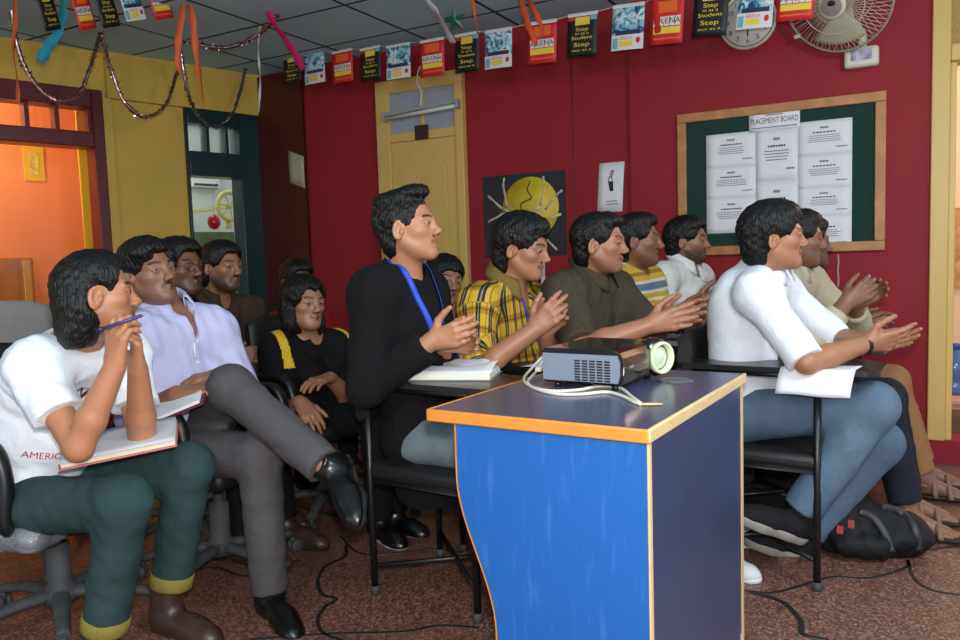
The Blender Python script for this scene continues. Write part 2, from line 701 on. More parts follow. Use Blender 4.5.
# doorway at the right end: yellow frame, panel above, raised red sill, bright room beyond
u948 = on_wall(948, 240, WALLW - 0.05)[0]
zt = on_wall(948, 62, WALLW - 0.05)[1]
zs = on_wall(940, 440, WALLW - 0.05)[1]
mb = MB()
rbox(mb, u_end, u948, WALLW - 0.075, WALLW + 0.14, zs, CEIL, 0.006)
rbox(mb, u948, u948 + 1.0, WALLW - 0.07, WALLW + 0.10, zt, zt + 0.085, 0.006)
rbox(mb, u948, u948 + 0.03, WALLW - 0.04, WALLW + 0.10, zs, zt, 0.004)
struct('door_2', mb, yellow2)
mb = MB()
rbox(mb, u948, u948 + 1.0, WALLW, WALLW + 0.03, zt + 0.085, CEIL)
struct('trim_3', mb, mat('tan_hatched_board', (168, 134, 74), 0.6, bump=0.4, bscale=90, var=0.12, vscale=60))
mb = MB()
rbox(mb, u_end, u948 + 1.0, WALLW - 0.06, WALLW + 0.14, 0, zs)
struct('trim_4', mb, red)
mb = MB()
rbox(mb, u_end - 1.0, u948 + 2.2, WALLW + 1.5, WALLW + 1.6, 0, CEIL)
rbox(mb, u_end - 0.3, u_end - 0.2, WALLW + 0.14, WALLW + 1.5, 0, CEIL)
rbox(mb, u948 + 2.1, u948 + 2.2, WALLW + 0.14, WALLW + 1.5, 0, CEIL)
struct('wall_next_room', mb, mat('pale_peach_wall', (232, 196, 160), 0.6))
lamp('next_room_bulb', 'POINT', tuple(RP(u948 + 0.8, WALLW + 0.9, 2.3)), 38, (1.0, 0.82, 0.60), 0.08)

# yellow wall on the left with two door frames
aG0, aG1 = on_left(262, 200)[0], on_left(188, 200)[0]
aR0, aR1 = on_left(108, 200)[0], on_left(-160, 200)[0]
zG, zR = on_left(190, 108)[1], on_left(60, 86)[1]
mb = MB()
for a0, a1, z0, z1 in ((-0.1, aG0, 0, CEIL), (aG1, aR0, 0, CEIL), (aR1, aR1 + 4.5, 0, CEIL), (aG0, aG1, zG, CEIL), (aR0, aR1, zR, CEIL)):
    lbox(mb, a0, a1, 0, 0.16, z0, z1)
zb = on_left(226, 113)[1]
lbox(mb, -0.02, aR0 - 0.03, -0.05, 0.0, zb, CEIL)
lbox(mb, aR0 - 0.06, aR0 - 0.0, -0.025, 0.0, 0, zb)
struct('wall_left', mb, yellow)

# maroon doorway frame with a three-light transom
zRt0, zRt1 = on_left(50, 140)[1], on_left(50, 129)[1]
zRt2 = on_left(50, 104)[1]
aRj = on_left(97, 200)[0]
mb = MB()
lbox(mb, aR0, aRj, -0.03, 0.14, 0, zR, 0.006)
lbox(mb, aRj, aR1, -0.03, 0.14, zRt2, zR, 0.006)
lbox(mb, aRj, aR1, -0.03, 0.14, zRt0 - 0.03, zRt1, 0.006)
for px in (27, 57):
    am = on_left(px, 118)[0]
    lbox(mb, am - 0.014, am + 0.014, 0.0, 0.10, zRt1, zRt2)
lbox(mb, on_left(88, 118)[0], aRj, 0.0, 0.10, zRt1, zRt2)
struct('door_1', mb, maroon)
mb = MB()
lbox(mb, aRj, aR1, 0.055, 0.060, zRt1, zRt2)
gl = mat('clear_window_glass', (255, 255, 255), 0.02, trans=1.0)
struct('window_1', mb, gl)
# orange room beyond it
orange = mat('orange_wall_paint', (240, 150, 88), 0.6, var=0.03, vscale=2)
yb = mat('bright_yellow_paint', (240, 206, 40), 0.5)
mb = MB()
lbox(mb, aR0 - 0.44, aR1 + 0.6, 0.80, 0.90, 0, CEIL)
lbox(mb, aR0 - 0.44, aR0 - 0.36, 0.16, 0.80, 0, CEIL)
lbox(mb, aR1 + 0.5, aR1 + 0.6, 0.16, 0.80, 0, CEIL)
struct('wall_orange_room', mb, orange)
mb = MB()
a_y0, a_y1 = on_left(97, 200, 0.3)[0], on_left(82, 200, 0.3)[0]
lbox(mb, a_y0 - 0.05, a_y1, 0.30, 0.32, 0, CEIL)
struct('trim_5', mb, yb)
mb = MB()
lbox(mb, -0.3, aR1 + 0.6, 0.16, 2.0, CEIL, CEIL + 0.05)
struct('ceiling_beyond', mb, mat('white_ceiling', (225, 222, 215), 0.7))
lamp('orange_room_bulb', 'POINT', tuple(LP(aRj + 1.0, 2.35, 0.36)), 27, (1.0, 0.86, 0.62), 0.10)

# dark green door frame with a three-light transom and a glazed leaf
zGt1, zGt2 = on_left(216, 153)[1], on_left(216, 126)[1]
zGb = on_left(216, 177)[1]
aGl0, aGl1 = on_left(241, 200)[0], on_left(190.5, 200)[0]
mb = MB()
lbox(mb, aG0, aGl0, -0.03, 0.14, 0, zG, 0.006)
lbox(mb, aGl1, aG1, -0.03, 0.14, 0, zG, 0.004)
lbox(mb, aGl0, aGl1, -0.03, 0.14, zGt2, zG, 0.006)
lbox(mb, aGl0, aGl1, -0.03, 0.14, zGb, zGt1, 0.006)
for px in (208, 227):
    am = on_left(px, 140)[0]
    lbox(mb, am - 0.012, am + 0.012, 0.0, 0.10, zGt1, zGt2)
lbox(mb, aGl0, aGl1, 0.0, 0.08, 0, 0.35)
struct('door_3', mb, dgreen)
mb = MB()
lbox(mb, aGl0, aGl1, 0.055, 0.060, zGt1, zGt2)
struct('window_2', mb, mat('frosted_window_glass', (235, 240, 240), 0.35, trans=0.9))
pale = mat('pale_green_wall', (206, 216, 206), 0.6)
mb = MB()
lbox(mb, -1.2, aG1 + 0.10, 1.25, 1.35, 0, CEIL)
lbox(mb, aG1 + 0.03, aG1 + 0.10, 0.16, 1.25, 0, CEIL)
lbox(mb, -1.2, -1.1, 0.16, 1.25, 0, CEIL)
struct('wall_green_door_room', mb, pale)
lamp('green_door_room_tube', 'AREA', tuple(LP(aGl0 + 0.25, 2.62, 0.7)), 7, (0.92, 1.0, 0.95), 0.5, tuple(LP(aGl0 + 0.25, 0, 0.75)))

# yellow panelled door with a transom in the red wall
def wq(px, py, w_=WALLW):
    return on_wall(px, py, w_)


uA, uB = wq(381, 150)[0], wq(467, 150)[0]
zD = (wq(381, 83)[1] + wq(467, 70)[1]) / 2
uI0, uI1 = wq(394, 150)[0], wq(459, 150)[0]
zT1, zT2 = wq(426, 131)[1], wq(426, 90)[1]
zP = wq(426, 140)[1]
wf = WALLW - 0.05
mb = MB()
rbox(mb, uA, uI0, wf, WALLW + 0.02, 0, zD, 0.006)
rbox(mb, uI1, uB, wf, WALLW + 0.02, 0, zD, 0.006)
rbox(mb, uI0, uI1, wf, WALLW + 0.02, zT2, zD, 0.006)
rbox(mb, uI0, uI1, wf + 0.005, WALLW + 0.02, zP, zT1, 0.004)
d4 = struct('door_4', mb, yellow2)
mb = MB()
rbox(mb, uI0, uI1, wf + 0.02, WALLW + 0.01, 0.02, zP, 0.003)
zA = wq(426, 152)[1]
for s in (0, 1):               # raised panels with ogee tops
    uc = uI0 + (uI1 - uI0) * (0.30 + 0.40 * s)
    hw = (uI1 - uI0) * 0.155
    for g, dp in ((1.0, 0.012), (0.62, 0.022)):
        h_ = hw * g
        top = []
        for i in range(13):
            x = -1 + 2 * i / 12
            k = (1 - abs(x)) ** 1.5 if s == 0 else (1 - abs(x)) ** 1.5
            top.append((uc + x * h_, zA - 0.10 - 0.05 * (1 - g) + 0.09 * (k)))
        poly = [(uc - h_, 0.35 + 0.05 * (1 - g) * 2)] + top + [(uc + h_, 0.35 + 0.05 * (1 - g) * 2)]
        mb.prism([RP(a, wf + 0.021, z) for a, z in poly], -W * dp)
mb.build('door_leaf', yellow2, d4)
mb = MB()
rbox(mb, uI0, uI1, WALLW - 0.03, WALLW - 0.026, zT1, zT2)
mb.build('transom_glass', mat('dull_grey_glass', (150, 158, 168), 0.12, spec=0.8, var=0.1, vscale=5), d4)
mb = MB()
um = wq(425, 110)[0]
rbox(mb, um - 0.012, um + 0.012, wf + 0.01, WALLW - 0.025, zT1, zT2)
mb.build('transom_bar', yellow2, d4)
mb = MB()
rbox(mb, um - 0.055, um + 0.055, wf - 0.012, wf, zT1 - 0.065, zT1 + 0.035, 0.003)
mb.build('number_plate', mat('dark_brown_plate', (48, 30, 22), 0.5), d4)

# dark inlay scrolls in the terrazzo
ink = mat('dark_inlay_strip', (34, 32, 34), 0.5)


def inlay(name, pix, r=0.007, m=ink):
    P = smooth_path([atz(x, y, 0.001) for x, y in pix], 8)
    mb = MB()
    L = []
    for i, p in enumerate(P):
        d = nrm(P[min(i + 1, len(P) - 1)] - P[max(i - 1, 0)])
        n_ = np.cross(d, Z)
        L.append([p - n_ * r, p - n_ * r * 0.9 + Z * 0.002, p + n_ * r * 0.9 + Z * 0.002, p + n_ * r])
    mb.grid(np.array(L), False)
    return struct(name, mb, m)


inlay('trim_6', [(346, 545), (345, 556), (326, 566), (318, 580), (322, 594), (336, 599), (326, 606), (318, 618), (322, 632), (340, 640), (352, 646)])
inlay('trim_7', [(340, 536), (360, 553), (400, 553), (432, 549), (462, 553)], 0.005)
inlay('trim_8', [(250, 640), (330, 634), (400, 632), (440, 626), (478, 628)], 0.006)
inlay('trim_9', [(742, 590), (770, 593), (800, 586), (832, 577), (870, 578), (905, 568), (908, 560)], 0.006)
inlay('trim_10', [(750, 592), (782, 602), (800, 620), (803, 634), (828, 640)], 0.009)
inlay('trim_11', [(908, 560), (914, 578), (932, 590), (962, 595)], 0.006)
inlay('trim_12', [(912, 556), (930, 550), (962, 546)], 0.004)
inlay('trim_13', [(170, 570), (215, 568), (250, 576), (300, 560)], 0.005)


# ------------------------------------------------------------------ people
def rotm(axis, ang):
    return np.array(Matrix.Rotation(ang, 3, Vector(axis)))


def ik(a, c, l1, l2, hint):
    d = c - a
    L = np.linalg.norm(d)
    if L > (l1 + l2) * 0.995:
        f = L / ((l1 + l2) * 0.995)
        l1, l2 = l1 * f, l2 * f
    x = (l1 * l1 - l2 * l2 + L * L) / (2 * L)
    h = math.sqrt(max(0, l1 * l1 - x * x))
    e = d / L
    p = hint - a
    p = nrm(p - e * (p @ e))
    return a + e * x + p * h


def hand_prims(f, wr, el, fd, pn, right, curl=(0.25, 0.35, 0.25), spread=0.06, thumb=(0.45, 0.25), size=1.0, curls=None):
    """palm, four fingers of three bones each, and a thumb from the side of the palm"""
    fd = nrm(fd)
    pn = nrm(pn - fd * (pn @ fd))
    s = np.cross(fd, pn) if right else np.cross(pn, fd)
    z = size
    ks = [(0.030, 0.086, 0.073), (0.010, 0.091, 0.081), (-0.010, 0.087, 0.075), (-0.029, 0.077, 0.059)]
    f.cone(el + (wr - el) * 0.55, wr, 0.034 * z, 0.025 * z, 0.012, flat=(pn, 0.9))
    f.cone(wr, wr + fd * 0.03 * z, 0.026 * z, 0.026 * z, 0.012, flat=(pn, 0.72))
    for a, b, _ in ks:
        f.cone(wr + fd * 0.02 * z + s * a * 0.62 * z, wr + fd * b * z + s * a * z, 0.0145 * z, 0.0122 * z, 0.012)
    for i, (a, b, L) in enumerate(ks):
        c = curls[i] if curls else curl
        p = wr + fd * b * z + s * a * z
        base = rotm(pn, (1 if right else -1) * spread * (1.2 - i) * -1) @ fd
        ang = 0
        for j, (fr, r1, r2) in enumerate(((0.45, 0.0098, 0.0090), (0.30, 0.0090, 0.0082), (0.25, 0.0082, 0.0066))):
            ang += c[j]
            dd = base * math.cos(ang) + pn * math.sin(ang)
            q = p + dd * L * fr * z
            sc_ = 0.88 if i == 3 else 1.0
            f.cone(p, q, r1 * z * sc_, r2 * z * sc_, 0.005 if j else 0.008)
            p = q
    t0 = wr + fd * 0.016 * z + s * 0.018 * z + pn * 0.006 * z
    op, cl = thumb
    d1 = nrm(fd * (0.8 - op * 0.3) + s * (0.35 + op) + pn * (0.25 + cl * 0.5))
    d2 = nrm(fd * 0.95 + s * (0.05 + op * 0.8) + pn * cl * 0.6)
    d3 = nrm(fd * 1.0 + s * (-0.05 + op * 0.7) + pn * cl * 0.9)
    t1 = t0 + d1 * 0.045 * z
    t2 = t1 + d2 * 0.034 * z
    t3 = t2 + d3 * 0.026 * z
    f.cone(t0, t1, 0.0165 * z, 0.0125 * z, 0.014)
    f.cone(t1, t2, 0.0118 * z, 0.0102 * z, 0.006)
    f.cone(t2, t3, 0.0104 * z, 0.0078 * z, 0.004)


def head_prims(f, c, R, o):
    """skull, jaw, nose, lips, eyes, ears; head frame x right, y forward, z up"""
    sx = o.get('wide', 1.0)
    z = o.get('hs', 1.0)
    L = lambda x, y, q: c + R @ (V3(x * sx, y, q) * z)
    E = lambda x, y, q, r, k=0.02, op='+', RR=None: f.ell(L(x, y, q), V3(r[0] * sx, r[1], r[2]) * z, R if RR is None else R @ RR, k * z, op)
    C = lambda a, b, r1, r2, k=0.01, op='+': f.cone(L(*a), L(*b), r1 * z, r2 * z, k * z, op)
    jw = o.get('jaw', 1.0)
    ch = o.get('chin', 0.0)
    E(0, -0.012, 0.034, (0.073, 0.094, 0.080))
    E(0, 0.028, -0.015, (0.059, 0.058, 0.084), 0.025)
    E(0, 0.030, -0.066, (0.040 * jw, 0.046, 0.040), 0.030)
    for s in (-1, 1):
        C((s * 0.050 * jw, -0.002, -0.044), (s * 0.018 * jw, 0.062, -0.092 - ch), 0.0135, 0.013, 0.036)
        E(s * 0.042, 0.049, -0.018, (0.021, 0.024, 0.018), 0.022)
    E(0, 0.068, -0.094 - ch, (0.021 * jw, 0.017, 0.015), 0.02)
    for s in (-1, 1):
        C((s * 0.044, 0.066, 0.020), (s * 0.010, 0.082, 0.019), 0.011, 0.010, 0.02)
    for s in (-1, 1):
        E(s * 0.031, 0.097, 0.000, (0.017, 0.018, 0.013), 0.016, '-')
    nl = o.get('nose', 0.9) * 0.88
    C((0, 0.082, 0.012), (0, 0.084 + 0.021 * nl, -0.026), 0.0085, 0.0115, 0.014)
    E(0, 0.088 + 0.020 * nl, -0.030, (0.0115, 0.0115, 0.0095), 0.008)
    for s in (-1, 1):
        E(s * 0.0125, 0.090 + 0.007 * nl, -0.034, (0.0075, 0.0105, 0.0078), 0.006)
    sm = o.get('smile', 0.0)
    y0 = 0.0785
    for s in (-1, 1):
        C((0, y0 + 0.0075, -0.0565), (s * 0.023, y0 - 0.007, -0.060 + sm), 0.0060, 0.0035, 0.007)
        C((0, y0 + 0.0060, -0.0665), (s * 0.021, y0 - 0.007, -0.062 + sm), 0.0065, 0.0035, 0.006)
    for s in (-1, 1):
        E(s * 0.031, 0.0745, 0.001, (0.0135, 0.0135, 0.0125), 0.003)
        C((s * 0.019, 0.0845, 0.008), (s * 0.045, 0.077, 0.006), 0.0035, 0.003, 0.006)
    a = rotm((1, 0, 0), -0.25)
    es = o.get('ear', 1.0)
    for s in (-1, 1):
        b = rotm((0, 0, 1), s * 0.42) @ a
        E(s * 0.076, -0.010, -0.004, (0.0075, 0.019 * es, 0.033 * es), 0.008, '+', b)
        E(s * 0.081, -0.006, -0.002, (0.006, 0.0105, 0.020), 0.006, '-', b)
        E(s * 0.076, 0.002, -0.012, (0.006, 0.007, 0.010), 0.006, '+', b)


def sst(a, b, x):
    t = np.clip((x - a) / (b - a), 0, 1)
    return t * t * (3 - 2 * t)


def face_colour(q, o, col):
    """brows, eyes, lips and stubble; q in the head frame"""
    z = o.get('hs', 1.0)
    x, y, h = q[:, 0] / z / o.get('wide', 1.0), q[:, 1] / z, q[:, 2] / z
    ax = np.abs(x)
    sk = np.array(s2l(o['skin']))
    hair = np.array(s2l(o.get('haircol', (22, 18, 18))))
    front = y > 0.035

    def mix(m, c, amt=1.0):
        m = (m * amt)[:, None]
        col[:] = col * (1 - m) + np.asarray(c) * m

    st = o.get('stubble', 0.0)
    if st:
        m = sst(-0.030, -0.060, h - 0.35 * np.maximum(0, 0.045 - y)) * sst(-0.02, 0.01, y) * (h > -0.16)
        m = m * (1 - sst(0.014, 0.006, np.abs(h + 0.061)) * (ax < 0.024) * (y > 0.06)) * sst(-0.135, -0.115, h)
        mix(m, hair * 1.2, st)
    ms = o.get('moustache', 0.0)
    if ms:
        m = sst(0.0085, 0.0045, np.abs(h + 0.0475 + 0.012 * (ax / 0.026) ** 2)) * sst(0.030, 0.025, ax) * (y > 0.06)
        mix(m, hair, ms)
    gt = o.get('goatee', 0.0)
    if gt:
        m = sst(-0.074, -0.079, h) * sst(0.030, 0.020, ax) * (y > 0.035) * sst(-0.14, -0.12, h)
        mix(m, hair, gt)
    sm = o.get('smile', 0.0)
    lz = -0.0612 + sm * (ax / 0.022) ** 2
    m = sst(1.15, 0.85, (ax / 0.025) ** 2 + ((h - lz) / 0.0105) ** 2) * (y > 0.055)
    lip = np.array(s2l(o.get('lip', tuple(np.array(o['skin']) * np.array([0.80, 0.62, 0.62])))))
    mix(m, lip, 0.85)
    m = sst(0.0016, 0.0006, np.abs(h - lz)) * (ax < 0.024) * (y > 0.055)
    mix(m, lip * 0.25)
    m = sst(0.006, 0.003, np.hypot(ax - 0.0075, (h + 0.041))) * (y > 0.083)
    mix(m, sk * 0.2)
    bz = o.get('browz', 0.0)
    zz = 0.0225 + bz + 0.005 * (1 - ((ax - 0.036) / 0.022) ** 2)
    m = sst(0.0056, 0.003, np.abs(h - zz)) * sst(0.010, 0.015, ax) * sst(0.058, 0.050, ax) * front
    mix(m, hair, 0.93)
    op = o.get('eyeopen', 0.78)
    gx, gz = o.get('gaze', (0.003, 0.001))
    dx = (ax - 0.0315) / 0.0145
    dz = (h - 0.0005) / (0.0062 * op)
    e = dx ** 2 + np.abs(dz)
    m = sst(1.25, 0.95, e) * (y > 0.05)
    mix(m, hair * 0.8, 0.9)
    m2 = sst(0.95, 0.70, e) * (y > 0.05)
    mix(m2, np.array(s2l((186, 172, 164))))
    ir = np.hypot(x - np.sign(x) * 0.0315 - gx, h - 0.001 - gz)
    mix(m2 * sst(0.0078, 0.0066, ir), np.array(s2l((34, 20, 14))))
    return col


def hair_mesh(name, c, R, o, parent):
    """scalp hair: inflated skull less the face and ears, plus tufts, with strand ridges"""
    z = o.get('hs', 1.0)
    t = o.get('hair_t', 0.012)
    s = o.get('hair', {})
    lo, hi = c - 0.27, c + 0.27
    lo[2] = c[2] - s.get('reach', 0.16)
    hi = c + 0.17
    lo[0], lo[1] = c[0] - 0.17, c[1] - 0.17
    f = Field(lo, hi, [(lo, hi)], hf=o.get('hres', 0.003))
    sx = o.get('wide', 1.0)
    L = lambda p: c + R @ (V3(p[0] * sx, p[1], p[2]) * z)
    E = lambda p, r, k, op='+': f.ell(L(p), V3(r[0] * sx, r[1], r[2]) * z, R, k, op)
    E((0, -0.014, 0.036), (0.073 + t, 0.094 + t, 0.080 + t), 0.01)
    E((0, -0.055, -0.030), (0.058 + t * 0.5, 0.046 + t * 0.6, 0.070), 0.02)
    for p, r in s.get('add', []):
        r = (r[0], min(r[1], 0.095 - p[1]), r[2])
        E(p, r, 0.015)
    fz = s.get('line', 0.070)        # forehead hair line
    for q in (-1, 1):
        E((q * 0.026, 0.115, fz - 0.095), (s.get('facew', 0.079) - 0.018, 0.088, 0.095), 0.008, '-')
    if s.get('ears', True):
        for q in (-1, 1):
            E((q * 0.088, -0.004, -0.022), (0.034, 0.026, 0.040), 0.006, '-')
            E((q * 0.085, 0.035, -0.030), (0.04, 0.030, 0.045), 0.006, '-')
    for p, r in s.get('sub', []):
        E(p, r, 0.008, '-')
    for p, r in s.get('late', []):
        E(p, r, 0.010)
    nape = s.get('nape', -0.075)
    f.keep(L((0, 0, nape)), R @ V3(0, -0.25, 1.0) if s.get('slant', True) else R @ V3(0, 0, 1.0))
    X, Y, Q = f.ax[0][:, None, None] - c[0], f.ax[1][None, :, None] - c[1], f.ax[2][None, None, :] - c[2]
    Ri = R.T
    lx = Ri[0, 0] * X + Ri[0, 1] * Y + Ri[0, 2] * Q
    ly = Ri[1, 0] * X + Ri[1, 1] * Y + Ri[1, 2] * Q
    lz = Ri[2, 0] * X + Ri[2, 1] * Y + Ri[2, 2] * Q
    th = np.arctan2(lx, ly + 0.03)
    am = s.get('rough', 0.0022) * 0.35
    f.D += (am * (np.sin(th * 47 + 3 * np.sin(lz * 55) + 2 * np.sin(ly * 40)) + 0.7 * np.sin(th * 83 + 4 * np.sin(lz * 38 + ly * 22)))).astype(np.float32)
    f.D += (0.0030 * np.sin(lx * 150 + 2 * np.sin(lz * 60)) * np.sin(ly * 130 + 2 * np.sin(lx * 70)) * np.sin(lz * 110 + th)).astype(np.float32)
    Vt, Fc = f.mesh()
    m = hair_mat('black_hair', (9, 8, 8))
    if o.get('haircol'):
        m = hair_mat('dark_brown_hair', o['haircol'])
    return raw_mesh('hair', Vt, Fc, m, parent, relax=1)


def hair_mat(name, rgb):
    if name in MATS:
        return MATS[name]
    m = mat(name, rgb, 0.42, bump=0.7, bscale=230, spec=0.35)
    nt, b = nodes_of(m)            # strands: noise drawn out downwards
    n = [x for x in nt.nodes if x.type == 'TEX_NOISE'][0]
    tc = [x for x in nt.nodes if x.type == 'TEX_COORD'][0]
    mp = nt.nodes.new('ShaderNodeMapping')
    mp.inputs['Scale'].default_value = (1, 1, 0.10)
    mp.inputs['Rotation'].default_value = (0.25, 0.2, 0)
    nt.links.new(tc.outputs['Object'], mp.inputs[0])
    nt.links.new(mp.outputs[0], n.inputs['Vector'])
    return m


def shoe(parent, heel, fwd, up, o, side):
    """shoe: upper with its sole; heel = point under the ankle on the sole plane"""
    L = o.get('shoelen', 0.275)
    fwd = nrm(fwd)
    up = nrm(up - fwd * (up @ fwd))
    s = np.cross(up, fwd)
    T = lambda x, y, q: heel + fwd * x + s * y + up * q
    lo = np.min([T(-0.12, -0.1, -0.03), T(L, 0.1, 0.22), T(-0.12, 0.1, 0.22), T(L, -0.1, -0.03)], 0) - 0.06
    hi = np.max([T(-0.12, -0.1, -0.03), T(L, 0.1, 0.22), T(-0.12, 0.1, 0.22), T(L, -0.1, -0.03)], 0) + 0.06
    kind = o.get('shoe', 'dress')
    toe = L - 0.075
    w0 = 0.036
    f = Field(lo, hi, [], h=0.0045)
    f.cone(T(-0.035, 0, 0.035), T(0.02, 0, 0.035), w0 - 0.002, w0, 0.02)
    f.cone(T(-0.02, 0, 0.05), T(toe * 0.66, 0, 0.028), 0.042, 0.036, 0.03)
    f.cone(T(toe * 0.55, 0.004, 0.026), T(toe - 0.02, 0, 0.020), 0.044, 0.030 if kind == 'dress' else 0.036, 0.03)
    f.ell(T(toe - 0.03, 0, 0.018), (0.055, 0.034, 0.026), np.stack([fwd, s, up], 1), 0.03)
    f.cone(T(-0.010, 0, 0.05), T(0.002 if kind == 'boot' else -0.006, 0, o.get('shaft', 0.115)), 0.043, 0.054 if kind == 'boot' else 0.046, 0.03, cap=(False, True))
    f.keep(T(0, 0, 0.012), up)
    f.folds(0.0012, 60, 3)
    Vt, Fc = f.mesh()
    sh = raw_mesh('boot' if kind == 'boot' else 'shoe', Vt, Fc, o['shoemat'], parent, relax=1)
    g = Field(lo, hi, [], h=0.0045)
    g.cone(T(-0.030, 0, 0.012), T(0.03, 0, 0.012), w0 + 0.001, w0 - 0.001, 0.02)
    g.cone(T(0.03, 0, 0.012), T(toe * 0.7, 0.004, 0.012), w0 - 0.002, 0.046, 0.03)
    g.cone(T(toe * 0.7, 0.004, 0.012), T(toe - 0.01, 0, 0.012), 0.046, 0.033 if kind == 'dress' else 0.040, 0.02)
    th = o.get('solethick', 0.014)
    g.keep(T(0, 0, 0.014 - th), up)
    g.keep(T(0, 0, 0.016), -up)
    Vt, Fc = g.mesh()
    raw_mesh('sole', Vt, Fc, o['solemat'], sh, relax=0)
    return sh


def sandal(parent, heel, fwd, o):
    up = V3(0, 0, 1)
    s = np.cross(up, fwd)
    T = lambda x, y, q: heel + fwd * x + s * y + up * q
    f = Field(T(0.06, 0, 0) - 0.22, T(0.06, 0, 0) + 0.22, [], h=0.005)
    f.cone(T(-0.035, 0, 0.004), T(0.04, 0, 0.004), 0.038, 0.036, 0.02)
    f.cone(T(0.04, 0, 0.004), T(0.16, 0.003, 0.004), 0.036, 0.046, 0.03)
    f.keep(heel, up)
    f.keep(heel + up * 0.014, -up)
    sl = raw_mesh('sandal', *f.mesh(), o['solemat'], parent)
    for x0, hw, hh in ((0.115, 0.046, 0.050), (0.055, 0.040, 0.075)):
        arc = [T(x0 - 0.01 * math.sin(a), hw * math.cos(a), 0.008 + hh * math.sin(a)) for a in np.linspace(0.0, math.pi, 14)]
        MB().tube(arc, 0.012, 8, flat=(nrm(up + s * 0.0), 0.45)).build('strap', o['shoemat'], sl)
    arc = [T(-0.055 * math.sin(a) + 0.02, 0.042 * math.cos(a), 0.055 + 0.012 * math.sin(a)) for a in np.linspace(0.0, math.pi, 14)]
    MB().tube(arc, 0.008, 8).build('strap', o['shoemat'], sl)
    return sl


def collar(parent, P, o, m):
    """folded shirt collar open at the throat"""
    N, t, f, l = P['neck'], P['t'], P['fw_t'], P['lf']
    nd = nrm(P['headc'] - P['neck'])
    upv = nrm(t * 0.6 + nd * 0.4)
    fv = nrm(f - upv * (f @ upv))
    sv = np.cross(upv, fv)
    op = o.get('collar_open', 0.45)
    n = 28
    rows = []
    for i in range(n + 1):
        th = op + (2 * math.pi - 2 * op) * i / n
        d = fv * math.cos(th) + sv * math.sin(th)
        tip = max(0.0, math.cos(th)) ** 2
        c0 = N + upv * (0.044 - 0.030 * math.cos(th)) + fv * 0.004
        r0 = 0.067
        row = [c0 + d * r0 - upv * 0.012,
               c0 + d * (r0 - 0.001) + upv * 0.018,
               c0 + d * (r0 + 0.003) + upv * 0.030,
               c0 + d * (r0 + 0.012) + upv * 0.024,
               c0 + d * (r0 + 0.024 + 0.012 * tip) + upv * (-0.004 - 0.014 * tip),
               c0 + d * (r0 + 0.030 + 0.022 * tip) + upv * (-0.014 - 0.040 * tip)]
        rows.append(row)
    return MB().grid(np.array(rows)).build('collar', m, parent, solid=0.004)


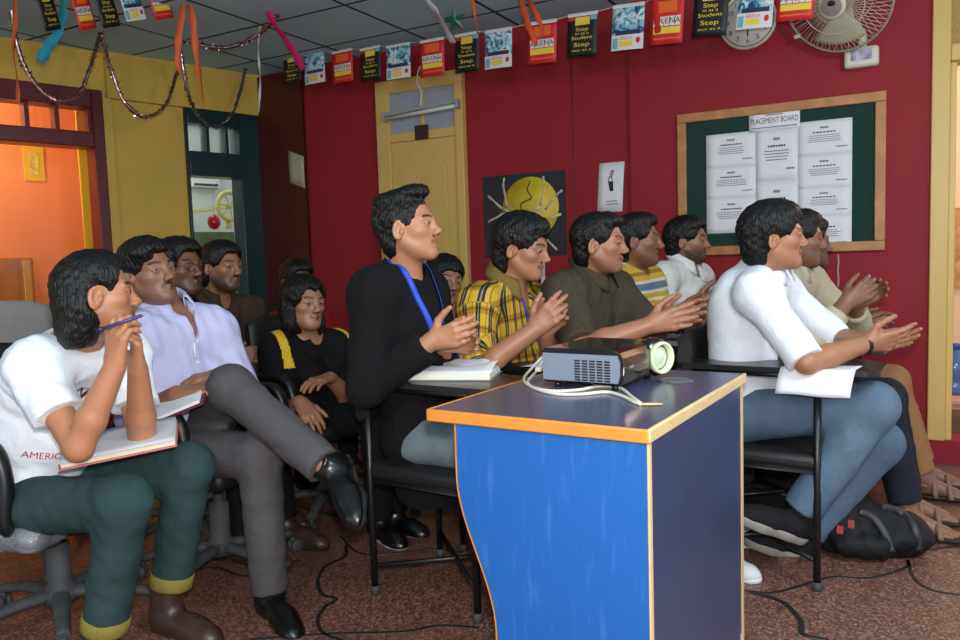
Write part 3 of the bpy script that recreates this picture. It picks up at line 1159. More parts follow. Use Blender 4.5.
def person(name, label, o):
    """a seated figure: one continuous body, with hair and clothes as its parts"""
    P = {}
    h = math.radians(o['heading'])
    fw, lf, up = V3(math.cos(h), math.sin(h), 0), V3(-math.sin(h), math.cos(h), 0), V3(0, 0, 1)
    hip, neck, hc = o['hip'], o['neck'], o['head']
    t = nrm(neck - hip)
    sw = math.radians(o.get('twist', 0))
    lfc = nrm(lf * math.cos(sw) - fw * math.sin(sw))         # chest turned a little from the hips
    if o.get('tilt'):
        lfc = nrm(lfc + up * o['tilt'])
    lfc = nrm(lfc - t * (lfc @ t))
    ft = np.cross(lfc, t)
    P.update(neck=neck, hip=hip, headc=hc, t=t, fw_t=ft, lf=lfc)
    sw_ = o.get('shw', 0.175)
    shR = o.get('shR', neck - lfc * sw_ - t * 0.055)
    shL = o.get('shL', neck + lfc * sw_ - t * 0.055)
    arms = {}
    for side, sh in (('R', shR), ('L', shL)):
        wr = o['wr' + side]
        hint = o.get('el' + side, sh + (-up * 0.3 - fw * 0.05 + (lf if side == 'L' else -lf) * 0.1))
        el = ik(sh, wr, o.get('ua', 0.29), o.get('fa', 0.25), hint)
        arms[side] = (sh, el, wr)
    legs = {}
    for side, sg in (('R', -1), ('L', 1)):
        hp = hip + lf * sg * 0.088 - t * 0.0
        an = o.get('an' + side, hip * V3(1, 1, 0) + fw * 0.46 + lf * sg * 0.11 + up * 0.095)
        hint = o.get('kn' + side, hp + fw * 0.45 + up * 0.1)
        kn = ik(hp, an, o.get('th', 0.43), o.get('sn', 0.43), hint)
        legs[side] = (hp, kn, an)
    P['arms'], P['legs'] = arms, legs
    slouch = o.get('slouch', 0.02)
    g0 = o.get('girth', 1.0)

    def torso(f, g, k=0.05, low=True):
        R = np.stack([ft, lfc, t], 1)
        Rp = np.stack([nrm(fw - t * (fw @ t)), lf, t], 1)
        ln = np.linalg.norm(neck - hip)
        if low:
            f.ell(hip + t * 0.03, V3(0.112, 0.162, 0.12) * g0 + g, Rp, k)
        f.ell(hip + t * ln * 0.36 - ft * slouch * 0.7 + ft * 0.01, V3(0.104, 0.145, 0.15) * g0 + g, R, k)
        f.ell(hip + t * ln * 0.68 - ft * slouch, V3(0.108, 0.158, 0.17) * g0 + g, R, k)
        f.cone(shR + lfc * 0.035, shL - lfc * 0.035, 0.052 + g, 0.052 + g, k)
        for s_ in (shR, shL):
            f.cone(neck - t * 0.004 - ft * 0.012, s_, 0.038 + g * 0.8, 0.048 + g, k)
        if o.get('bust'):
            for s_ in (-1, 1):
                f.ell(hip + t * ln * 0.62 + ft * 0.085 + lfc * s_ * 0.07, V3(0.055, 0.062, 0.062) + g * 0.7, R, 0.04)

    root = thing(name, (hip[0], hip[1], 0), label, 'person', o.get('group'))
    # ---- body
    yaw, pit, rol = (math.radians(a) for a in o['look'])
    y_ = V3(math.cos(yaw) * math.cos(pit), math.sin(yaw) * math.cos(pit), math.sin(pit))
    x_ = nrm(np.cross(y_, up))
    z_ = np.cross(x_, y_)
    Rr = rotm(y_, rol)
    x_, z_ = Rr @ x_, Rr @ z_
    HR = np.stack([x_, y_, z_], 1)
    pts = np.array([hip, neck, hc] + [p for s in arms.values() for p in s] + [p for s in legs.values() for p in s])
    lo, hi = pts.min(0) - 0.24, pts.max(0) + 0.24
    lo[2] = max(lo[2], -0.02)
    hands = []
    for sd in 'RL':
        q = o.get('hand' + sd)
        if q:
            hands.append(arms[sd][2] + nrm(q['f']) * 0.08)
    hf = o.get('res', 0.003)
    fine = [(hc - 0.135, hc + 0.135)] + [(p - 0.12, p + 0.12) for p in hands]
    f = Field(lo, hi, fine, h=0.010, hf=hf)
    torso(f, 0.0)
    for sd in 'RL':
        hp, kn, an = legs[sd]
        f.cone(hp, kn, 0.078 * g0, 0.055, 0.04)
        f.cone(kn, an, 0.052, 0.036, 0.02)
        ff = o.get('toe' + sd, fw)
        su = nrm(o.get('sup' + sd, up))
        su = nrm(su - nrm(ff) * (su @ nrm(ff)))
        if o.get('sandal'):
            fq = nrm(ff)
            sq = np.cross(up, fq)
            f.cone(an, an - up * 0.055 - fq * 0.03, 0.036, 0.030, 0.02)
            f.cone(an - up * 0.02, an - up * 0.062 + fq * 0.13, 0.036, 0.021, 0.02)
            f.cone(an - up * 0.058 - fq * 0.02, an - up * 0.066 + fq * 0.13, 0.026, 0.024, 0.02, flat=(up, 0.8))
            for k_ in range(5):
                f.cone(an - up * 0.068 + fq * 0.12 + sq * (k_ - 2) * 0.015, an - up * 0.072 + fq * (0.178 - 0.005 * abs(k_ - (1 if sd == 'L' else 3)) ** 1.5) + sq * (k_ - 2) * 0.016, 0.011, 0.009, 0.004)
        else:
            f.cone(an - su * 0.045, an - su * 0.062 + nrm(ff) * 0.11, 0.026, 0.020, 0.02)
    for sd in 'RL':
        sh, el, wr = arms[sd]
        f.cone(sh, el, 0.045 * o.get('armr', 1), 0.037 * o.get('armr', 1), 0.02)
        f.cone(el, el + (wr - el) * 0.35, 0.037, 0.039 * o.get('armr', 1), 0.015)
        f.cone(el + (wr - el) * 0.35, wr, 0.038 * o.get('armr', 1), 0.026, 0.015)
        q = o.get('hand' + sd)
        if q:
            hand_prims(f, wr, el, q['f'], q['n'], sd == 'R', **{k_: v for k_, v in q.items() if k_ not in ('f', 'n')})
        else:
            f.cone(wr, wr + nrm(wr - el) * 0.12, 0.03, 0.025, 0.01)
    nb = hc + HR @ V3(0, -0.022, -0.055)
    nr = o.get('neckr', 1.0)
    f.cone(neck - t * 0.05, nb, 0.058 * nr, 0.050 * nr, 0.03)
    f.cone(neck + t * 0.02 + ft * 0.02, hc + HR @ V3(0, 0.01, -0.07), 0.042 * nr, 0.040 * nr, 0.02)
    head_prims(f, hc, HR, o)
    Vt, Fc = f.mesh()
    q = (Vt - hc) @ HR
    col = np.tile(np.array(s2l(o['skin'])), (len(Vt), 1))
    nearhead = (np.abs(q) < 0.17).all(1)
    cc = col[nearhead]
    col[nearhead] = face_colour(q[nearhead], o, cc)
    raw_mesh('body', Vt, Fc, mat('skin', (150, 105, 80), 0.42, attr='col', bump=0.08, bscale=220, spec=0.45), root, col=col)
    hair_mesh(name, hc, HR, o, root)
    # ---- trousers
    tm = o.get('trousers')
    if tm:
        f = Field(lo, hi, [], h=0.0075)
        Rp = np.stack([nrm(fw - t * (fw @ t)), lf, t], 1)
        f.ell(hip + t * 0.02, V3(0.125, 0.172, 0.125) * g0, Rp, 0.04)
        f.keep(hip + t * 0.10, -t)
        e = o.get('legfit', 0.0)
        for sd in 'RL':
            hp, kn, an = legs[sd]
            f.cone(hp, kn, 0.092 * g0, 0.068 + e, 0.04)
            an2 = kn + (an - kn) * o.get('hem', 0.97)
            f.cone(kn, an2, 0.066 + e, 0.055 + e, 0.03, cap=(False, True))
        f.folds(0.0021, 62, o.get('seed', 1), (1, 1, 0.35))
        Vt, Fc = f.mesh()
        raw_mesh('trousers', Vt, Fc, tm, root, relax=1)
        if o.get('cuff'):
            for sd in 'RL':
                hp, kn, an = legs[sd]
                a2 = kn + (an - kn) * o.get('hem', 0.97)
                d = nrm(an - kn)
                MB().lathe(a2 - d * 0.042, d, [(0.056 + e, 0), (0.060 + e, 0.002), (0.0605 + e, 0.04), (0.057 + e, 0.044), (0.050 + e, 0.040), (0.050, 0.0)], 28).build('trouser_cuff', o['cuff'], root)
    # ---- upper garments
    for gi, G in enumerate(o.get('tops', [])):
        gg = G.get('g', 0.012)
        f = Field(lo, hi, [], h=G.get('res', 0.006))
        torso(f, gg)
        sl = G.get('sleeve', {'R': 0.9, 'L': 0.9})
        sr = G.get('sr', 0.0)
        for sd in 'RL':
            sh, el, wr = arms[sd]
            x = sl[sd]
            if x <= 1:             # part of the upper arm
                f.cone(sh, sh + (el - sh) * x, 0.052 + gg * 0.4 + sr, 0.050 + gg * 0.3 + sr, 0.055, cap=(False, True))
            else:                  # on down the forearm
                f.cone(sh, el, 0.051 + gg * 0.4 + sr, 0.043 + gg * 0.4 + sr, 0.055)
                f.cone(el, el + (wr - el) * (x - 1), 0.043 + gg * 0.4 + sr, 0.033 + gg * 0.4 + sr, 0.02, cap=(False, True))
        if G.get('skirt'):
            f.cone(hip, hip - t * G['skirt'] + fw * 0.04, 0.15, 0.16, 0.04)
        hemz = G.get('hem', -0.06)
        f.keep(hip + t * hemz, t)
        nd = nrm(hc - neck)
        f.cone(neck + t * G.get('ndrop', 0.012) + ft * 0.01, neck + nd * 0.16, G.get('nr', 0.064), 0.072, 0.006, '-')
        if G.get('vneck'):
            v = G['vneck']
            f.cone(neck + ft * 0.075 + t * 0.03, neck + ft * (0.125 + 0.02 * v) - t * v, G.get('vw', 0.042), 0.010, 0.006, '-')
        if G.get('open'):          # open front of a cardigan
            ln = np.linalg.norm(neck - hip)
            for k_ in range(6):
                u0, u1 = k_ / 6, (k_ + 1) / 6
                pa, pb = (hip + t * ln * (1 - u_ * 1.05) + ft * (0.16 - slouch) for u_ in (u0, u1))
                f.cone(pa, pb, G['open'] * (1 + 0.15 * k_), G['open'] * (1.15 + 0.15 * k_), 0.006, '-')
        f.folds(G.get('fold', 0.0035), G.get('ff', 18) * 3.4, 11 + gi + o.get('seed', 1), (1, 1, 0.6))
        Vt, Fc = f.mesh()
        uv = None
        if G.get('pattern'):
            d = Vt - hip
            s_, d_, u_ = d @ lfc, d @ ft, d @ t
            th_ = np.arctan2(s_, d_ + 0.0)
            uv = np.stack([th_ * 0.15, u_, np.zeros_like(u_)], 1)
            for sd in 'RL':
                sh, el, wr = arms[sd]
                for a_, b_, off in ((sh, el, 0.0), (el, wr, 0.29)):
                    e_ = b_ - a_
                    L2 = e_ @ e_
                    tt = ((Vt - a_) @ e_) / L2
                    ct = np.clip(tt, 0, 1)
                    r_ = Vt - (a_ + ct[:, None] * e_)
                    dd = np.linalg.norm(r_, axis=1)
                    side = (Vt - (neck + hip) / 2) @ lfc * (1 if sd == 'L' else -1)
                    m_ = (dd < 0.085) & (tt > (0.12 if off == 0 else 0.0)) & (tt < 1.15) & (side > 0.115)
                    ax_ = nrm(e_)
                    ra = nrm(ft - ax_ * (ft @ ax_))
                    rb = np.cross(ax_, ra)
                    an_ = np.arctan2(r_ @ rb, r_ @ ra)
                    uv[m_] = np.stack([an_ * 0.058, off + tt * math.sqrt(L2), np.ones_like(tt)], 1)[m_]
        ob = raw_mesh(G['name'], Vt, Fc, G['mat'], root, uv=uv, relax=1)
        P['top%d' % gi] = ob
        if G.get('collar'):
            collar(root, P, dict(o, **G), G.get('collarmat', G['mat']))
    # ---- footwear
    if o.get('shoemat'):
        for sd in 'RL':
            if sd in o.get('noshoe', ''):
                continue
            an = legs[sd][2]
            ff = nrm(o.get('toe' + sd, fw))
            uu = nrm(o.get('sup' + sd, up))
            uu = nrm(uu - ff * (uu @ ff))
            if o.get('sandal'):
                sandal(root, an - up * 0.09, ff, o)
                continue
            if o.get('sock'):
                fk = Field(np.minimum(an, legs[sd][1]) - 0.12, np.maximum(an, legs[sd][1]) + 0.12, [], h=0.007)
                kk = legs[sd][1]
                fk.cone(an - uu * 0.05, an + (kk - an) * 0.22, 0.050, 0.051, 0.02)
                raw_mesh('sock', *fk.mesh(), o['sock'], root)
            shoe(root, an - uu * o.get('anh', 0.09), ff, uu, o, sd)
    P['root'] = root
    P['HR'] = HR
    return P


def on_surface(ob, org, d):
    """where a ray meets a part: world point and normal"""
    wl = world_loc(ob)
    ok, p, n, _ = ob.ray_cast(Vector(org - wl), Vector(nrm(d)))
    return (V3(*p) + wl, V3(*n)) if ok else (None, None)


# ------------------------------------------------------------------ furniture
black_steel = mat('black_enamel_steel', (20, 20, 22), 0.38, bump=0.05, bscale=80)
black_vinyl = mat('black_vinyl_cushion', (24, 23, 24), 0.55, bump=0.15, bscale=120)
tablet_m = mat('black_laminate_board', (30, 27, 26), 0.30, bump=0.02, bscale=40)
dusty = mat('dusty_black_plastic', (62, 64, 66), 0.7, bump=0.2, bscale=60, var=0.35, vscale=14)
black_pl = mat('black_plastic', (18, 18, 19), 0.4)
chrome = mat('dull_chrome', (190, 190, 190), 0.25, metal=1.0)
wrap_m = mat('clear_plastic_wrap', (190, 195, 200), 0.12, trans=0.7, bump=0.8, bscale=40)
paper_m = mat('white_paper', (222, 222, 224), 0.7)
page_m = mat('cream_page_edges', (214, 204, 178), 0.75, bump=0.2, bscale=300)


def frame(heading):
    h = math.radians(heading)
    return V3(math.cos(h), math.sin(h), 0), V3(-math.sin(h), math.cos(h), 0)


TABZ = 0.75


def tablet_chair(label, cx, cy, heading=-33, group=None, zt=TABZ):
    f, l = frame(heading)
    o = V3(cx, cy, 0)
    T = lambda x, y, z: o + f * x + l * y + Z * z
    ax = (f, l, Z)
    root = thing('tablet_chair', (cx, cy, 0), label, 'chair', group or 'tablet arm chairs')
    MB().box(T(0, 0, 0.435), (0.43, 0.41, 0.055), ax, 0.022, 3).build('seat', black_vinyl, root)
    X, Y = 0.2125, 0.193
    for sx in (-1, 1):
        for sy in (-1, 1):
            top = zt - 0.012 if sy < 0 else (0.42 if sx > 0 else 0.86)
            pts = [T(sx * X, sy * Y, 0.0), T(sx * X, sy * Y, top)]
            lg = MB().tube(pts, 0.0125, 12).build('leg', black_steel, root)
            MB().tube([T(sx * X, sy * Y, 0), T(sx * X, sy * Y, 0.03)], 0.0155, 12).build('rubber_foot', dusty, lg)
    mb = MB()
    mb.tube([T(-X, -Y, 0.405), T(X, -Y, 0.405), T(X, Y, 0.405), T(-X, Y, 0.405)], 0.010, 8, closed=True)
    mb.build('seat_frame', black_steel, root)
    for a, b in (((-X, -Y), (X, Y)), ((X, -Y), (-X, Y))):
        MB().tube([T(a[0], a[1], 0.10), T(b[0], b[1], 0.10)], 0.009, 8).build('brace', black_steel, root)
    mb = MB()                  # padded backrest, gently curved
    G = []
    for i in range(13):
        y = -0.215 + 0.43 * i / 12
        x = -0.225 - 0.035 * math.cos(y / 0.215 * 1.4)
        G.append([(x, y)])
    pr = [(0.012, 0.615), (0.026, 0.63), (0.030, 0.70), (0.028, 0.80), (0.020, 0.845), (0.0, 0.855), (-0.018, 0.845), (-0.02, 0.70), (-0.016, 0.625), (0.0, 0.612)]
    P = np.array([[T(g[0][0] + d, g[0][1], z) for d, z in pr + pr[:1]] for g in G])
    mb.grid(P)
    for e in (0, -1):
        mb._fin([mb.bm.faces.new([mb.bm.verts.new(p) for p in P[e][:-1]])])
    bmesh.ops.remove_doubles(mb.bm, verts=mb.bm.verts[:], dist=0.0005)
    mb.build('backrest', black_vinyl, root)
    MB().tube([T(-X, -Y, zt - 0.02), T(-X - 0.005, -Y, 0.83)], 0.011, 8).build('back_post', black_steel, root)
    x0, x1, y0, y1 = -0.25, 0.40, -0.235, 0.045
    poly = []
    for (ax_, ay_, c0) in ((x0 + 0.03, y0 + 0.03, 180), (x1 - 0.05, y0 + 0.05, 270), (x1 - 0.08, y1 - 0.08, 0), (0.12, y1 - 0.02, 90)):
        r = {180: 0.03, 270: 0.05, 0: 0.08, 90: 0.02}[c0]
        for k in range(7):
            a = math.radians(c0 + 90 * k / 6)
            poly.append((ax_ + r * math.cos(a), ay_ + r * math.sin(a)))
    poly += [(0.05, y1 - 0.10), (x0 + 0.02, y1 - 0.16)]
    mb = MB()
    mb.prism([T(x, y, zt - 0.012) for x, y in poly], Z * 0.018)
    tb = mb.build('writing_tablet', tablet_m, root)
    MB().tube([T(-0.23, -Y, zt - 0.024), T(0.32, -Y, zt - 0.024)], 0.010, 8).build('tablet_rail', black_steel, root)
    return root, T


def swivel_chair(label, cx, cy, heading, back_m=None, back_top=0.92, arms=True, wrap=False, spin=0.3):
    f, l = frame(heading)
    o = V3(cx, cy, 0)
    T = lambda x, y, z: o + f * x + l * y + Z * z
    ax = (f, l, Z)
    root = thing('swivel_chair', (cx, cy, 0), label, 'chair', 'swivel office chairs')
    back_m = back_m or black_vinyl
    MB().box(T(0.0, 0, 0.425), (0.46, 0.47, 0.07), ax, 0.032, 4).build('seat', black_vinyl, root)
    MB().box(T(0, 0, 0.375), (0.22, 0.20, 0.03), ax, 0.006).build('seat_plate', black_pl, root)
    if wrap:
        F_ = Field(T(0, 0, 0.38) - 0.42, T(0, 0, 0.38) + 0.42, [], h=0.01)
        F_.cone(T(0.16, -0.2, 0.39), T(0.16, 0.2, 0.39), 0.045, 0.04, 0.02)
        F_.cone(T(-0.1, -0.24, 0.37), T(0.15, -0.23, 0.38), 0.04, 0.04, 0.02)
        F_.folds(0.012, 40, 3)
        Vt, Fc = F_.mesh()
        raw_mesh('plastic_wrap', Vt, Fc, wrap_m, root)
    mb = MB()
    P = []
    for i in range(11):
        y = -0.21 + 0.42 * i / 10
        c = -0.235 - 0.03 * math.cos(y / 0.21 * 1.3)
        row = []
        for k in range(15):
            a = 2 * math.pi * k / 14
            zc = (0.56 + back_top) / 2
            hz = (back_top - 0.56) / 2 * (1 - 0.18 * (abs(y) / 0.21) ** 3)
            row.append(T(c + 0.035 * math.copysign(abs(math.cos(a)) ** 0.7, math.cos(a)) * (1 - 0.4 * (abs(y) / 0.21) ** 4), y, zc + hz * math.copysign(abs(math.sin(a)) ** 0.6, math.sin(a))))
        P.append(row)
    P = np.array(P)
    mb.grid(P)
    for e in (0, -1):
        mb._fin([mb.bm.faces.new([mb.bm.verts.new(p) for p in P[e][:-1]])])
    bmesh.ops.remove_doubles(mb.bm, verts=mb.bm.verts[:], dist=0.0005)
    mb.build('backrest', back_m, root)
    MB().tube(smooth_path([T(-0.10, 0, 0.38), T(-0.25, 0, 0.39), T(-0.29, 0, 0.50), T(-0.285, 0, 0.68)]), 0.02, 8, flat=(f, 0.5)).build('back_bracket', black_pl, root)
    if arms:
        for s in (-1, 1):
            y = s * 0.265
            pts = smooth_path([T(0.10, s * 0.18, 0.39), T(0.11, y, 0.42), T(0.12, y, 0.56), T(0.08, y, 0.655), T(-0.04, y, 0.665), T(-0.15, y, 0.65), T(-0.19, y, 0.56), T(-0.14, y, 0.44), T(-0.08, s * 0.18, 0.39)], 6)
            MB().tube(pts, 0.019, 10, flat=(l, 1.25)).build('armrest', black_pl, root)
    MB().lathe(T(0, 0, 0), Z, [(0.045, 0.10), (0.045, 0.13), (0.036, 0.14), (0.036, 0.27), (0.02, 0.275), (0.02, 0.365), (0, 0.365)], 18).build('gas_column', dusty, root)
    base = MB().lathe(T(0, 0, 0), Z, [(0, 0.075), (0.05, 0.075), (0.055, 0.10), (0.05, 0.125), (0.0, 0.125)], 18).build('base', dusty, root)
    for k in range(5):
        a = spin + 2 * math.pi * k / 5
        d = V3(math.cos(a), math.sin(a), 0)
        e = o + d * 0.29
        MB().tube(smooth_path([o + d * 0.03 + Z * 0.105, o + d * 0.16 + Z * 0.10, e + Z * 0.075]), [0.028 - 0.0006 * i for i in range(13)], 10, flat=(Z, 0.75)).build('base_leg', dusty, root)
        cs = np.cross(d, Z)
        mb = MB()
        mb.lathe(e + cs * 0.006 + Z * 0.026 + d * 0.012, cs, [(0, 0), (0.024, 0), (0.026, 0.004), (0.026, 0.014), (0.024, 0.018), (0, 0.018)], 16)
        mb.lathe(e - cs * 0.006 + Z * 0.026 + d * 0.012, -cs, [(0, 0), (0.024, 0), (0.026, 0.004), (0.026, 0.014), (0.024, 0.018), (0, 0.018)], 16)
        mb.tube([e + Z * 0.03, e + Z * 0.075], 0.009, 8)
        mb.build('caster', dusty, root)
    return root, T


# ------------------------------------------------------------------ the blue desk
DH = 0.80
Bc = atz(648, 430, DH)
Ac = atz(428, 408, DH)
Cc = atz(740, 372, DH)
e2 = nrm(Cc - Bc)
e1 = nrm(Ac - Bc)
e1 = nrm(e1 - e2 * (e1 @ e2) * 0.5)     # square the corner, sharing the error between both edges
e2 = nrm(e2 - e1 * (e1 @ e2))
dW, dL = np.linalg.norm(Ac - Bc) - 0.008, (Cc - Bc) @ e2 - 0.02
DAX = (e1, e2, Z)
blue = mat('blue_laminate', (26, 84, 178), 0.34, bump=0.02, bscale=60)
nt, b = nodes_of(blue)
tc = nt.nodes.new('ShaderNodeTexCoord')
mp = nt.nodes.new('ShaderNodeMapping'); mp.inputs['Scale'].default_value = (16, 16, 2.6); mp.inputs['Rotation'].default_value = (0.3, 0.2, 0.1)
n1 = nt.nodes.new('ShaderNodeTexNoise'); n1.inputs['Scale'].default_value = 3.2; n1.inputs['Detail'].default_value = 9
rm = nt.nodes.new('ShaderNodeValToRGB')
rm.color_ramp.elements[0].position = 0.56; rm.color_ramp.elements[0].color = (*s2l((24, 88, 160)), 1)
rm.color_ramp.elements[1].position = 0.95; rm.color_ramp.elements[1].color = (*s2l((62, 116, 184)), 1)
nt.links.new(tc.outputs['Object'], mp.inputs[0]); nt.links.new(mp.outputs[0], n1.inputs['Vector'])
nt.links.new(n1.outputs['Fac'], rm.inputs['Fac']); nt.links.new(rm.outputs['Color'], b.inputs['Base Color'])
topm = mat('slate_blue_laminate_top', (58, 66, 92), 0.24, bump=0.015, bscale=40, var=0.06, vscale=5)
orange_edge = mat('orange_wood_edging', (204, 128, 48), 0.4, bump=0.05, bscale=60, var=0.08, vscale=20)
cream_edge = mat('cream_wood_edging', (206, 178, 128), 0.45, bump=0.05, bscale=60, var=0.08, vscale=20)
desk = thing('desk', tuple((Bc + e1 * dW / 2 + e2 * dL / 2) * V3(1, 1, 0)), 'blue teacher desk with orange edging, carrying the projector', 'desk')
Q = lambda a, c, z: V3(Bc[0], Bc[1], 0) + e1 * a + e2 * c + Z * z
MB().box(Q(dW / 2, dL / 2, DH - 0.013), (dW - 0.006, dL - 0.006, 0.026), DAX, 0.002).build('desk_top', topm, desk)
MB().box(Q(dW / 2, 0.0, DH - 0.0135), (dW + 0.004, 0.010, 0.029), DAX, 0.004, 3).build('front_edge_band', orange_edge, desk)
MB().box(Q(0.0, dL / 2, DH - 0.0135), (0.010, dL + 0.004, 0.029), DAX, 0.004, 3).build('side_edge_band', cream_edge, desk)
MB().box(Q(dW, dL / 2, DH - 0.0135), (0.010, dL + 0.004, 0.029), DAX, 0.004, 3).build('knee_edge_band', orange_edge, desk)


def gable_left(z):             # the waisted free edge of the end panels
    hz = DH - 0.03
    t = (hz - z) / hz
    full = dW - 0.070
    k = sst(0.16, 0.62, np.array(t))
    return float(full - 0.095 * k - 0.012 * max(0, t - 0.6))


for c0 in (0.012, dL - 0.032):
    zs_ = np.linspace(0.0, DH - 0.028, 40)
    poly = [Q(0.008, c0, 0), *[Q(gable_left(z), c0, z) for z in zs_], Q(0.008, c0, DH - 0.028)]
    gp = MB().prism(poly, e2 * 0.018).build('end_panel', blue, desk)
    mb = MB()
    rows = []
    for z in zs_:
        a = gable_left(z)
        rows.append([Q(a, c0 - 0.001, z), Q(a + 0.004, c0 - 0.001, z), Q(a + 0.004, c0 + 0.019, z), Q(a, c0 + 0.019, z)])
    mb.grid(np.array(rows), False)
    mb.build('edge_strip', orange_edge, gp)
    MB().box(Q(0.006, c0 + 0.009, (DH - 0.028) / 2), (0.006, 0.012, DH - 0.028), DAX).build('edge_strip', cream_edge, gp)
mp_ = MB().box(Q(0.014, dL / 2, 0.05 + (DH - 0.078) / 2), (0.018, dL - 0.054, DH - 0.078), DAX).build('modesty_panel', mat('shaded_blue_laminate', (38, 56, 90), 0.34, bump=0.02, bscale=60, var=0.08, vscale=6), desk)  # blue laminate darkened: shade of the side away from the flash put into its colour
MB().box(Q(0.010, dL - 0.004, (DH - 0.028) / 2), (0.010, 0.010, DH - 0.028), DAX).build('corner_strip', cream_edge, desk)

# ------------------------------------------------------------------ projector and what lies beside it
pB = atz(622, 387, DH + 0.012)
pA = atz(543, 381.5, DH + 0.012)
pe1 = nrm(pA - pB)
pe2 = nrm(V3(pe1[1], -pe1[0], 0))
if pe2[1] < 0:
    pe2 = -pe2
pW, pL, pH = np.linalg.norm(pA - pB), 0.275, 0.098
PQ = lambda a, c, z: V3(pB[0], pB[1], DH) + pe1 * a + pe2 * c + Z * z
PAX = (pe1, pe2, Z)
gloss = mat('black_gloss_plastic', (12, 12, 13), 0.10, spec=0.6, coat=0.4)
gpan = mat('grey_blue_plastic', (120, 128, 142), 0.45, bump=0.03, bscale=90)
proj = thing('projector', tuple(PQ(pW / 2, pL / 2, 0)), 'glossy black projector with grey vented side on the blue desk', 'projector')
mb = MB()
prof = [(0.004, 0.006), (0.0, 0.014), (-0.006, 0.03), (-0.008, 0.05), (-0.004, 0.07), (0.006, 0.082), (0.02, 0.088), (pW - 0.006, 0.088), (pW, 0.082), (pW, 0.012), (pW - 0.006, 0.006)]
mb.prism([PQ(a, 0.0, 0.006 + z * 1.12) for a, z in prof], pe2 * pL)
bd = mb.build('casing', gloss, proj)
bv = bd.modifiers.new('edge', 'BEVEL'); bv.width = 0.003; bv.segments = 2; bv.limit_method = 'ANGLE'
mb = MB()
mb.prism([PQ(a, -0.0035, 0.006 + z * 1.12) for a, z in [(0.010, 0.012), (0.004, 0.03), (0.004, 0.06), (0.012, 0.076), (pW - 0.003, 0.076), (pW - 0.003, 0.012)]], pe2 * 0.005)
sp = mb.build('side_panel', gpan, proj)
mb = MB()
for i in range(5):
    for k in range(8):
        a = 0.030 + 0.0212 * i
        mb.box(PQ(a + 0.008, -0.0042, 0.024 + 0.0072 * k), (0.0155, 0.002, 0.0040), PAX)
tag(mb.build('vent_slots', mat('vent_black', (14, 14, 16), 0.6), sp), kind='stuff')
LA = nrm(-pe1 * 0.88 - pe2 * 0.34)
lc = PQ(-0.016, pL * 0.82, 0.060)
MB().lathe(lc - LA * 0.042, LA, [(0.0, 0), (0.053, 0), (0.053, 0.030), (0.048, 0.040), (0.0, 0.040)], 36).build('lens_housing', gloss, proj)
rim = MB().lathe(lc, LA, [(0.030, -0.02), (0.044, 0.0), (0.045, 0.012), (0.042, 0.016), (0.037, 0.014), (0.035, 0.004), (0.035, -0.006)], 36).build('lens_ring', mat('pale_green_plastic', (206, 214, 176), 0.35), proj)
MB().lathe(lc, LA, [(0.035, -0.004), (0.022, 0.003), (0.0, 0.006)], 30).build('lens', mat('lens_glass', (188, 196, 170), 0.15, spec=1.0, coat=1.0), proj)
for a, c in ((0.03, 0.03), (pW - 0.03, 0.03), (0.03, pL - 0.03), (pW - 0.03, pL - 0.03)):
    MB().lathe(PQ(a, c, 0), Z, [(0, 0), (0.010, 0), (0.011, 0.004), (0.008, 0.012), (0, 0.012)], 12).build('foot', black_pl, proj)
text_mesh('BenQ', PQ(-0.0092, pL * 0.16, 0.060), pe2, Z, 0.007, mat('silver_lettering', (190, 190, 195), 0.4), 'maker_mark', proj)
MB().box(PQ(pW * 0.35, pL * 0.82, 0.106), (0.05, 0.02, 0.006), PAX, 0.002).build('focus_button', black_pl, proj)

# white cable looping round the projector
cab = thing('cable', tuple(PQ(pW + 0.03, 0, 0)), 'white cable looping along the front of the projector', 'cable')
cm = mat('white_cable', (214, 208, 190), 0.45)
zc = DH + 0.004
for dd, pix in enumerate(([(543, 366), (533, 371), (524, 379), (532, 387), (552, 391), (578, 390), (602, 386), (620, 388), (632, 397), (640, 403)],
                          [(543, 370), (536, 376), (528, 382), (536, 389), (558, 394), (584, 394), (606, 392), (622, 396), (634, 402), (641, 404)])):
    P = [atz(x, y, zc) for x, y in pix]
    P[0] = P[0] + Z * 0.03
    P[1] = P[1] + Z * 0.012
    MB().tube(smooth_path(P), 0.0042, 10).build('strand', cm, cab)
MB().box(atz(540, 369, DH + 0.03), (0.018, 0.032, 0.014), PAX, 0.004).build('plug', cm, cab)
MB().ball(atz(650, 404, DH + 0.003), (0.030, 0.010, 0.003), (nrm(V3(0.95, -0.1, 0)), nrm(V3(0.1, 0.95, 0)), Z), 8).build('cable_tip', mat('tan_plastic_tip', (206, 168, 128), 0.5), cab)
mb = MB()
mb.lathe(atz(676, 381, DH), Z, [(0.0, 0.0012), (0.006, 0.0012), (0.007, 0.004), (0.012, 0.004), (0.014, 0.0015), (0.040, 0.0015), (0.043, 0.004), (0.044, 0.004), (0.045, 0.0), (0, 0.0)], 40)
tag(mb.build('lens_cap', mat('clear_plastic', (200, 210, 215), 0.08, trans=0.85)), 'clear round lens cap lying beside the projector lens', 'lens cap')



